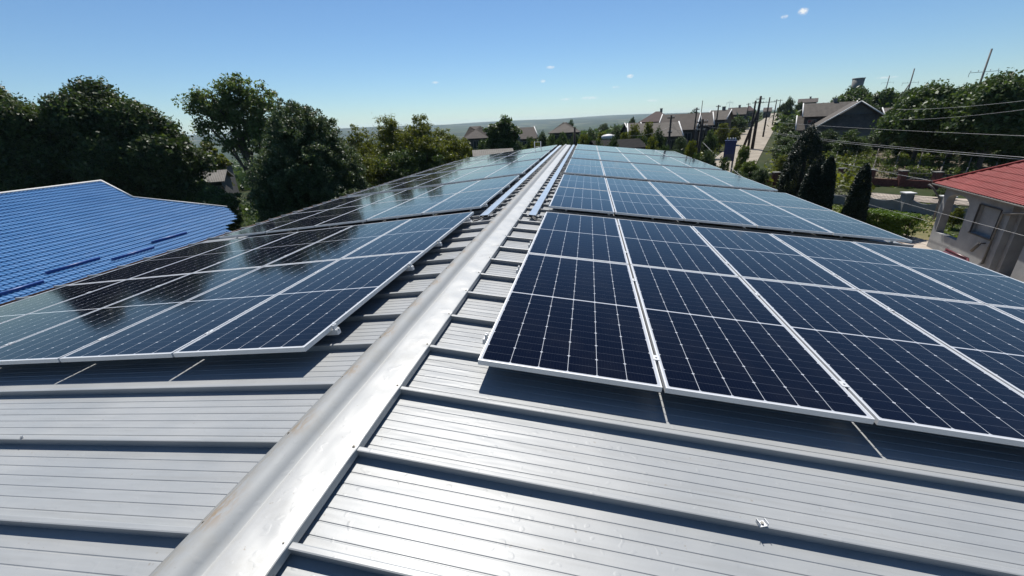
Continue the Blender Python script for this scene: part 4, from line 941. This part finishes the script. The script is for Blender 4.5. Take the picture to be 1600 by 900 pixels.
ST = [ # u, vtop, w, d, variant, label
 (996,190,34,64,1,'thin brownish green tree in front of the low slate roof, left'),(1012,186,30,62,1,'tall thin tree in front of the low slate roof, middle'),(1030,196,30,60,2,'dark tree in front of the low slate roof, right'),
 (1062,208,30,58,3,'dense bush under the long brown slate roof'),(880,203,30,74,0,'leafy tree in front of the hip roofed house, middle'),(900,202,24,72,3,'dense tree in front of the hip roofed house, right'),
 (752,214,34,62,0,'green tree in front of the pyramid roof, right'),(958,207,34,44,2,'dark bush above the dark shed roof'),(936,212,26,43,0,'green bush above the dark shed roof, left'),
 (706,207,34,70,0,'green tree left of the pyramid roofed house'),(724,218,36,55,2,'dark tree in front of the pyramid roof, left'),(738,226,30,52,1,'olive bush under the pyramid roofed house'),
 (812,214,26,75,3,'dense tree just right of the round dark tree'),(828,210,30,70,0,'green tree below the right hand slate roof'),(846,203,26,90,2,'dark tree between the slate roof and the ridge end'),
 (840,216,34,52,1,'olive tree just above the ladder'),(862,206,26,80,0,'green tree left of the hip roofed house behind the ridge'),(872,212,30,52,2,'dark tree straight behind the ridge end'),
 (893,184,22,105,0,'tree top rising behind the hip roofed house'),(908,205,34,50,1,'olive tree just right of the ridge end'),(925,199,30,85,2,'dark tree behind the dark shed, left'),
 (922,208,30,50,0,'green bush left of the dark shed'),(945,190,22,160,3,'dense tree in the valley behind the white tank'),(942,203,34,70,1,'olive tree beside the white topped tank'),(965,196,30,95,2,'dark tree right of the white topped tank'),
 (975,203,30,66,1,'olive tree left of the low slate house'),(988,179,14,140,3,'small round tree left of the red brown roof'),(1003,204,40,52,2,'dark leafy tree right behind the dark shed'),(1022,208,36,48,1,'thin olive tree in front of the low slate house'),
 (1040,222,34,42,0,'green bush just behind the far right panels'),(1058,226,36,41,3,'dense bush beside the wire bundle pole'),(1078,215,34,45,1,'olive bush between the two dark poles'),(1090,234,28,38,0,'green bush at the foot of the bracketed pole'),
 (1087,170,30,120,2,'bushy tree top behind the white verge'),(1112,226,34,41,3,'dense bush right of the bracketed pole'),(1130,190,34,90,1,'olive tree below the white verged house'),(1112,200,30,76,0,'green tree left of the road bend'),
 (1146,183,26,125,2,'dark tree between the far houses'),(1158,180,28,130,0,'green tree left of the strutted pole'),(1150,196,24,100,1,'olive shrub on the road bank'),(1133,240,40,38,0,'leafy shrub under the blue transformer'),
 (1163,222,26,50,4,'pale flowering shrub right of the blue transformer'),(1176,246,46,44,4,'large leafy shrub below the strutted pole'),(1160,262,50,38,3,'dense shrub just behind the right panel edge'),(1188,258,40,40,3,'dark shrub left of the brick yard'),
 (1234,188,44,100,0,'green tree left of the slate lean-to, upper'),(1240,203,56,80,0,'broad green tree below the slate lean-to'),(1228,224,50,66,3,'dense tree at the right verge of the dirt road'),(1243,218,56,58,0,'green tree under the crossing wires'),
 (1232,240,46,50,1,'yellow green tree beside the brick gate'),(1256,262,30,44,1,'bright yellow green shrub left of the thujas'),(1237,150,26,170,2,'dark conifer-like tree on the road top'),(1224,160,20,190,2,'small dark tree on the road top, left'),
 (1250,158,22,200,2,'dark tree on the road top, right'),(1334,200,70,72,0,'green tree in front of the slate house, middle'),(1292,200,54,74,2,'dark tree in front of the slate house, left'),(1378,197,60,76,3,'dense tree in front of the slate house, right'),
 (1420,212,60,72,2,'dark bush between slate house and vineyard'),(1470,216,80,72,2,'dark bush behind the vineyard, middle'),(1540,214,90,70,2,'dark bush behind the vineyard, right'),(1600,208,90,66,0,'green bush behind the red roof'),
 (1500,322,36,38,1,'sunlit bush seen through the porch arch'),(1475,300,40,50,0,'bush behind the porch pier'),
]
for r_ in ST: small_tree(*r_)
HT = 'big trees on the right hill'
place_tree('broadleaf_tree', 'bushy tree directly below the water tower', 1340, 141, 90, 130, L_MID, 60, vbot=190, nclump=500, per=45, leaf=.3, cr=1.2, group=HT)
place_tree('broadleaf_tree', 'rounded tree right of the water tower', 1390, 142, 64, 125, L_MID, 61, vbot=190, nclump=400, per=45, leaf=.3, cr=1.1, group=HT)
place_tree('walnut_tree', 'large leafy walnut tree left half of the right hand grove', 1462, 136, 150, 66, L_MID, 62, vbot=232, nclump=1500, per=65, leaf=.17, cr=.95, group=HT)
place_tree('walnut_tree', 'large leafy walnut tree at the right edge of the photo', 1580, 122, 160, 62, L_MID, 63, vbot=238, nclump=1500, per=65, leaf=.17, cr=.95, group=HT)
place_tree('walnut_tree', 'lower walnut tree below the tall power pole', 1520, 136, 120, 68, L_MID, 64, vbot=238, nclump=900, per=55, leaf=.17, cr=.95, group=HT)
place_tree('walnut_tree', 'smaller tree at the left foot of the grove beside the slate house', 1425, 168, 60, 74, L_OLIVE, 65, vbot=215, nclump=350, per=50, leaf=.2, cr=.7, group=HT)
# thujas
def thuja(u, vt, vb, wpx, d, lab, seed):
    p = at(u, vt, d); a2 = azt(u+wpx/2, vb-10)[0]; a1 = azt(u-wpx/2, vb-10)[0]; Rr = (a2-a1)*d/2; g0 = ground(p.x, p.y); h = p.z-g0
    root = empty('thuja', (p.x, p.y, g0)); tag(root, lab, 'conifer', 'dark columnar conifers'); g = np.random.default_rng(seed)
    n = 900; z = g.uniform(0.02,1,n)**1.15; rr = Rr*np.clip(1-z**2.6,0,1)**.6*g.uniform(.8,.93,n); a = g.uniform(0,6.28,n)
    C = np.stack([rr*np.cos(a), rr*np.sin(a), z*h*.98+.1], 1); me = leaves_mesh('crown', C, np.tile([[Rr*.11,Rr*.11,Rr*.34]],(n,1)), 60, .05, seed); me.materials.append(L_CON)
    o = bpy.data.objects.new('crown', me); col.objects.link(o); o.parent = root
    b = MB(); b.tube([(0,0,-.3),(0,0,h*.5),(0,0,h*.93)], [Rr*.15,Rr*.1,.02], 8); b.build('trunk', M_BARK, root)
thuja(1268, 204, 330, 76, 40, 'tallest broad dark thuja left of the others', 70)
thuja(1274, 256, 330, 38, 34, 'slim dark thuja in front of the tallest one', 71)
thuja(1298, 248, 335, 42, 34, 'middle dark thuja leaning against its neighbour', 72)
thuja(1354, 260, 345, 44, 33, 'single dark thuja standing apart behind the hedge', 73)
# hedge
def hedge():
    A, B = Vector((*gp(30.6, 34.3), 0)), Vector((*gp(33.5, 33.4), 0)); A.z = B.z = ground(A.x, A.y)
    root = empty('hedge', tuple(A)); tag(root, 'clipped bright green hedge behind the single thuja', 'hedge')
    e = (B-A); e.z = 0; ln = e.length+.4; e.normalize(); n_ = Vector((-e.y, e.x, 0)); g = np.random.default_rng(5); C = []
    for k in range(900):
        a = g.uniform(0, ln); b_ = g.uniform(-.1, 1.3); z = g.uniform(.1,1.35)
        if g.random() < .75: 
            if g.random() < .5: z = 1.35
            else: b_ = -.1 if g.random() < .6 else 1.3
        q = e*a+n_*b_; C.append((q.x, q.y, z))
    me = leaves_mesh('foliage', np.array(C), np.full((len(C),3), .13), 35, .045, 5); me.materials.append(L_HEDGE); o = bpy.data.objects.new('foliage', me); col.objects.link(o); o.parent = root
    b = MB()
    for k in range(12): q = e*(ln*(k+.5)/12)+n_*.6; b.tube([(q.x,q.y,-.2),(q.x,q.y,1.0)], [.03,.02], 6)
    b.build('stem', M_BARK, root)
hedge()
sheet('lawn', ([gp(27,31.5), gp(33,27.8), gp(36,27.2)], [gp(27,42.5), gp(34,42), gp(37,41)]), noisy('dry lawn', (.075,.085,.022), (.19,.15,.075), 1.1, .95, bump=.5, bscale=9), .015)
# street fence with scalloped panels
def fence():
    zb = lambda p: ground(p.x, p.y)
    us = [1262, 1338, 1412, 1475, 1536]; ds = [44.8, 43.8, 43.0, 42.2, 41.6]
    pts = []
    for u, d in zip(us, ds): a, _ = azt(u, 325); pts.append(Vector((CAM.x+d*math.sin(a), CAM.y+d*math.cos(a), 0)))
    for p in pts: p.z = zb(p)
    root = empty('garden_wall', tuple(pts[2])); tag(root, 'grey garden wall with sagging panel tops and capped posts', 'wall')
    for p in pts:
        q = p-pts[2]; b = MB(); b.box((q.x-.28,q.y-.28,q.z-.4),(q.x+.28,q.y+.28,q.z+1.38)); b.build('post', M_STUCCO, root)
        b = MB(); b.box((q.x-.36,q.y-.36,q.z+1.382),(q.x+.36,q.y+.36,q.z+1.46)); b.build('post_cap', M_WHITE, root)
    for a_, b_ in zip(pts[:-1], pts[1:]):
        A, B = a_-pts[2], b_-pts[2]; dr = B-A; ln = dr.length; dr.normalize(); nn = Vector((-dr.y, dr.x, 0)).normalized(); n = 16; mb = MB()
        tops = [.72+.5*abs(2*i/n-1)**2 for i in range(n+1)]
        P_ = lambda i, z, s: tuple(A+dr*(ln*i/n)+nn*s+Vector((0,0,z)))
        for i in range(n):
            for s, rv in ((-.1,0),(.1,1)): mb.poly([P_(i,-.3,s),P_(i+1,-.3,s),P_(i+1,tops[i+1],s),P_(i,tops[i],s)])
            mb.poly([P_(i,tops[i],-.1),P_(i+1,tops[i+1],-.1),P_(i+1,tops[i+1],.1),P_(i,tops[i],.1)])
        mb.build('wall_panel', M_STUCCO, root)
        mb = MB(); mb.tube([P_(0,1.22,0),P_(n,1.22,0)], .015, 5)
        for i in range(34):
            t = (i+.5)/34*n; zt_ = .72+.5*abs(2*t/n-1)**2; mb.tube([P_(t,zt_-.02,0),P_(t,1.22,0)], .012, 4)
        for s in (.25,.5): mb.tube([P_(i,tops[i]+(1.22-tops[i])*s,0) for i in range(n+1)], .01, 4)
        mb.build('railing', M_DARKMETAL, root)
fence()
def brickwall(a0_, a1_, d, h, lab, posts=6, rail=True):
    A = Vector((*gp(a0_, d), 0)); B = Vector((*gp(a1_, d-.8), 0)); A.z = ground(A.x, A.y); B.z = ground(B.x, B.y)
    root = empty('low_wall', tuple(A)); tag(root, lab, 'wall'); e = B-A
    nn = Vector((-e.y, e.x, 0)).normalized()*.12; mb = MB(); 
    P_ = [-nn, e-nn, e+nn, nn]; lo = [tuple(p-Vector((0,0,.4))) for p in P_]; hi = [tuple(p+Vector((0,0,h))) for p in P_]
    mb.v = lo+hi; mb.f = [(3,2,1,0),(4,5,6,7),(0,1,5,4),(1,2,6,5),(2,3,7,6),(3,0,4,7)]; mb.sm = [False]*6; mb.build('base_wall', M_BRICK, root)
    for k in range(posts):
        q = e*(k/(posts-1)); b = MB(); b.box((q.x-.25,q.y-.25,q.z-.3),(q.x+.25,q.y+.25,q.z+h+.8)); b.build('pillar', M_BRICK, root)
        b = MB(); b.box((q.x-.32,q.y-.32,q.z+h+.802),(q.x+.32,q.y+.32,q.z+h+.88)); b.build('pillar_cap', M_CONC, root)
    if rail:
        b = MB()
        for zz in (h+.15, h+.65): b.tube([Vector((0,0,zz)), e+Vector((0,0,zz))], .02, 5)
        for k in range(90): q = e*(k/89); b.tube([q+Vector((0,0,h)), q+Vector((0,0,h+.7))], .012, 4)
        b.build('railing', M_DARKMETAL, root)
brickwall(25.5, 45, 57, .62, 'low red brown wall with pillars and railing below the vineyard', 9)
brickwall(20.6, 24.6, 49, .9, 'red brown yard wall with capped pillars left of the thujas', 4)
# vineyard rows
rows = ['nearest','second','third','fourth','fifth','sixth','seventh','eighth']
M_POST = noisy('vine post', (.22,.2,.17), (.35,.32,.28), 5, .9)
sheet('vineyard_soil', ([gp(25,58), gp(35,57.5), gp(48,57)], [gp(25,90), gp(35,92), gp(48,92)]), noisy('dry vineyard soil', (.07,.055,.035), (.13,.105,.07), .7, .95, bump=.4), .02)
for k in range(8):
    d = 60+k*3.6; A = Vector((*gp(25.5, d), 0)); B = Vector((*gp(47, d-1), 0)); A.z = ground(A.x, A.y); root = empty('vine_row', tuple(A))
    tag(root, f'trellised row of green vines in the vineyard, {rows[k]} from the low wall', 'vine row', 'vineyard rows'); g = np.random.default_rng(90+k); n = 300; C = []
    for i in range(n):
        t = g.uniform(0,1)
        if math.sin(t*37+k*2.1)+math.sin(t*91+k) < -.75: continue
        q = A.lerp(B, t); C.append((q.x-A.x+g.normal()*.12, q.y-A.y+g.normal()*.2, ground(q.x,q.y)-A.z+g.uniform(.55,1.55)))
    me = leaves_mesh('foliage', np.array(C), np.full((len(C),3), .32), 26, .10, 90+k); me.materials.append(L_VINE); o = bpy.data.objects.new('foliage', me); col.objects.link(o); o.parent = root
    b = MB()
    for i in range(14): q = A.lerp(B, i/13); z = ground(q.x,q.y)-A.z; b.tube([(q.x-A.x,q.y-A.y,z-.2),(q.x-A.x,q.y-A.y,z+1.7)], .045, 6)
    for zz in (.7,1.3): b.tube([(A.lerp(B,i/13).x-A.x, A.lerp(B,i/13).y-A.y, ground(A.lerp(B,i/13).x,A.lerp(B,i/13).y)-A.z+zz) for i in range(14)], .006, 4)
    b.build('trellis', M_POST, root)
# far woods and ground cover as stuff
def scatter_wood(name, lab, az0, az1, d0, d1, n, size, m, seed, leaf=1.0):
    g = np.random.default_rng(seed); C = []; Rr = []
    while len(C) < n:
        a = R(g.uniform(az0, az1)); d = math.exp(g.uniform(math.log(d0), math.log(d1))); x, y = CAM.x+d*math.sin(a), CAM.y+d*math.cos(a)
        if math.sin(x*.021+1)+math.sin(y*.017)+math.sin((x+y)*.007) < -.2: continue
        ad = math.degrees(a)
        if float(np.interp(d, [44,60,90,140,240,350], [11,13,15.8,17.6,19.5,20.1])) < ad < 21.4 and d < 380: continue
        z = ground(x, y); s = size*g.uniform(.6,1.4)*(1+d/1500); C.append((x, y, z+s*.6)); Rr.append((s,s,s*.8))
    me = leaves_mesh(name, np.array(C), np.array(Rr), 26, leaf, seed); me.materials.append(m); o = bpy.data.objects.new(name, me); col.objects.link(o); tag(o, lab, 'trees', kind='stuff')
scatter_wood('far_wood', 'mass of distant trees filling the valley behind the village', -45, 14, 110, 900, 2600, 2.6, L_MID, 200, .9)
scatter_wood('far_wood', 'dark scattered trees on the slope beyond the right hand houses', 14, 60, 130, 500, 900, 2.4, L_DARK, 201, .8)
scatter_wood('garden_scrub', 'green scrub between the village gardens', -14, 30, 46, 130, 2600, 1.0, L_OLIVE, 202, .2)
scatter_wood('garden_wood', 'mass of garden trees in the middle of the village', -34, 11, 48, 130, 2200, 1.9, L_MID, 204, .3)
scatter_wood('garden_scrub', 'low green scrub at the foot of the left trees', -60, -14, 32, 90, 900, 1.0, L_MID, 203, .25)
def grass():
    g = np.random.default_rng(300); C = []
    for i in range(5000):
        a = R(g.uniform(10, 46)); d = g.uniform(24, 58); x, y = CAM.x+d*math.sin(a), CAM.y+d*math.cos(a)
        if 46.5 < d < 55 or (12 < x < 22 and y < 29.5): continue
        C.append((x, y, ground(x, y)+.06))
    me = leaves_mesh('grass', np.array(C), np.tile([[.5,.5,.08]],(len(C),1)), 10, .09, 301); me.materials.append(L_VINE); o = bpy.data.objects.new('grass', me); col.objects.link(o); tag(o, 'patchy grass in the gardens on the right', 'grass', kind='stuff')
grass()

# ------------------------------------------------------------------ haze
hz = MB(); hz.box((-7400, -7400, -90), (7400, 7400, 62))
hm = bpy.data.materials.new('haze'); hm.use_nodes = True; nt = hm.node_tree; nt.nodes.clear()
pv = nt.nodes.new('ShaderNodeVolumePrincipled'); pv.inputs['Density'].default_value = 0.75e-4; pv.inputs['Color'].default_value = (.66,.84,1,1); pv.inputs['Anisotropy'].default_value = .3
oo = nt.nodes.new('ShaderNodeOutputMaterial'); nt.links.new(pv.outputs[0], oo.inputs['Volume'])
tag(hz.build('haze', hm), 'pale blue air haze over the valley', 'haze', kind='stuff')
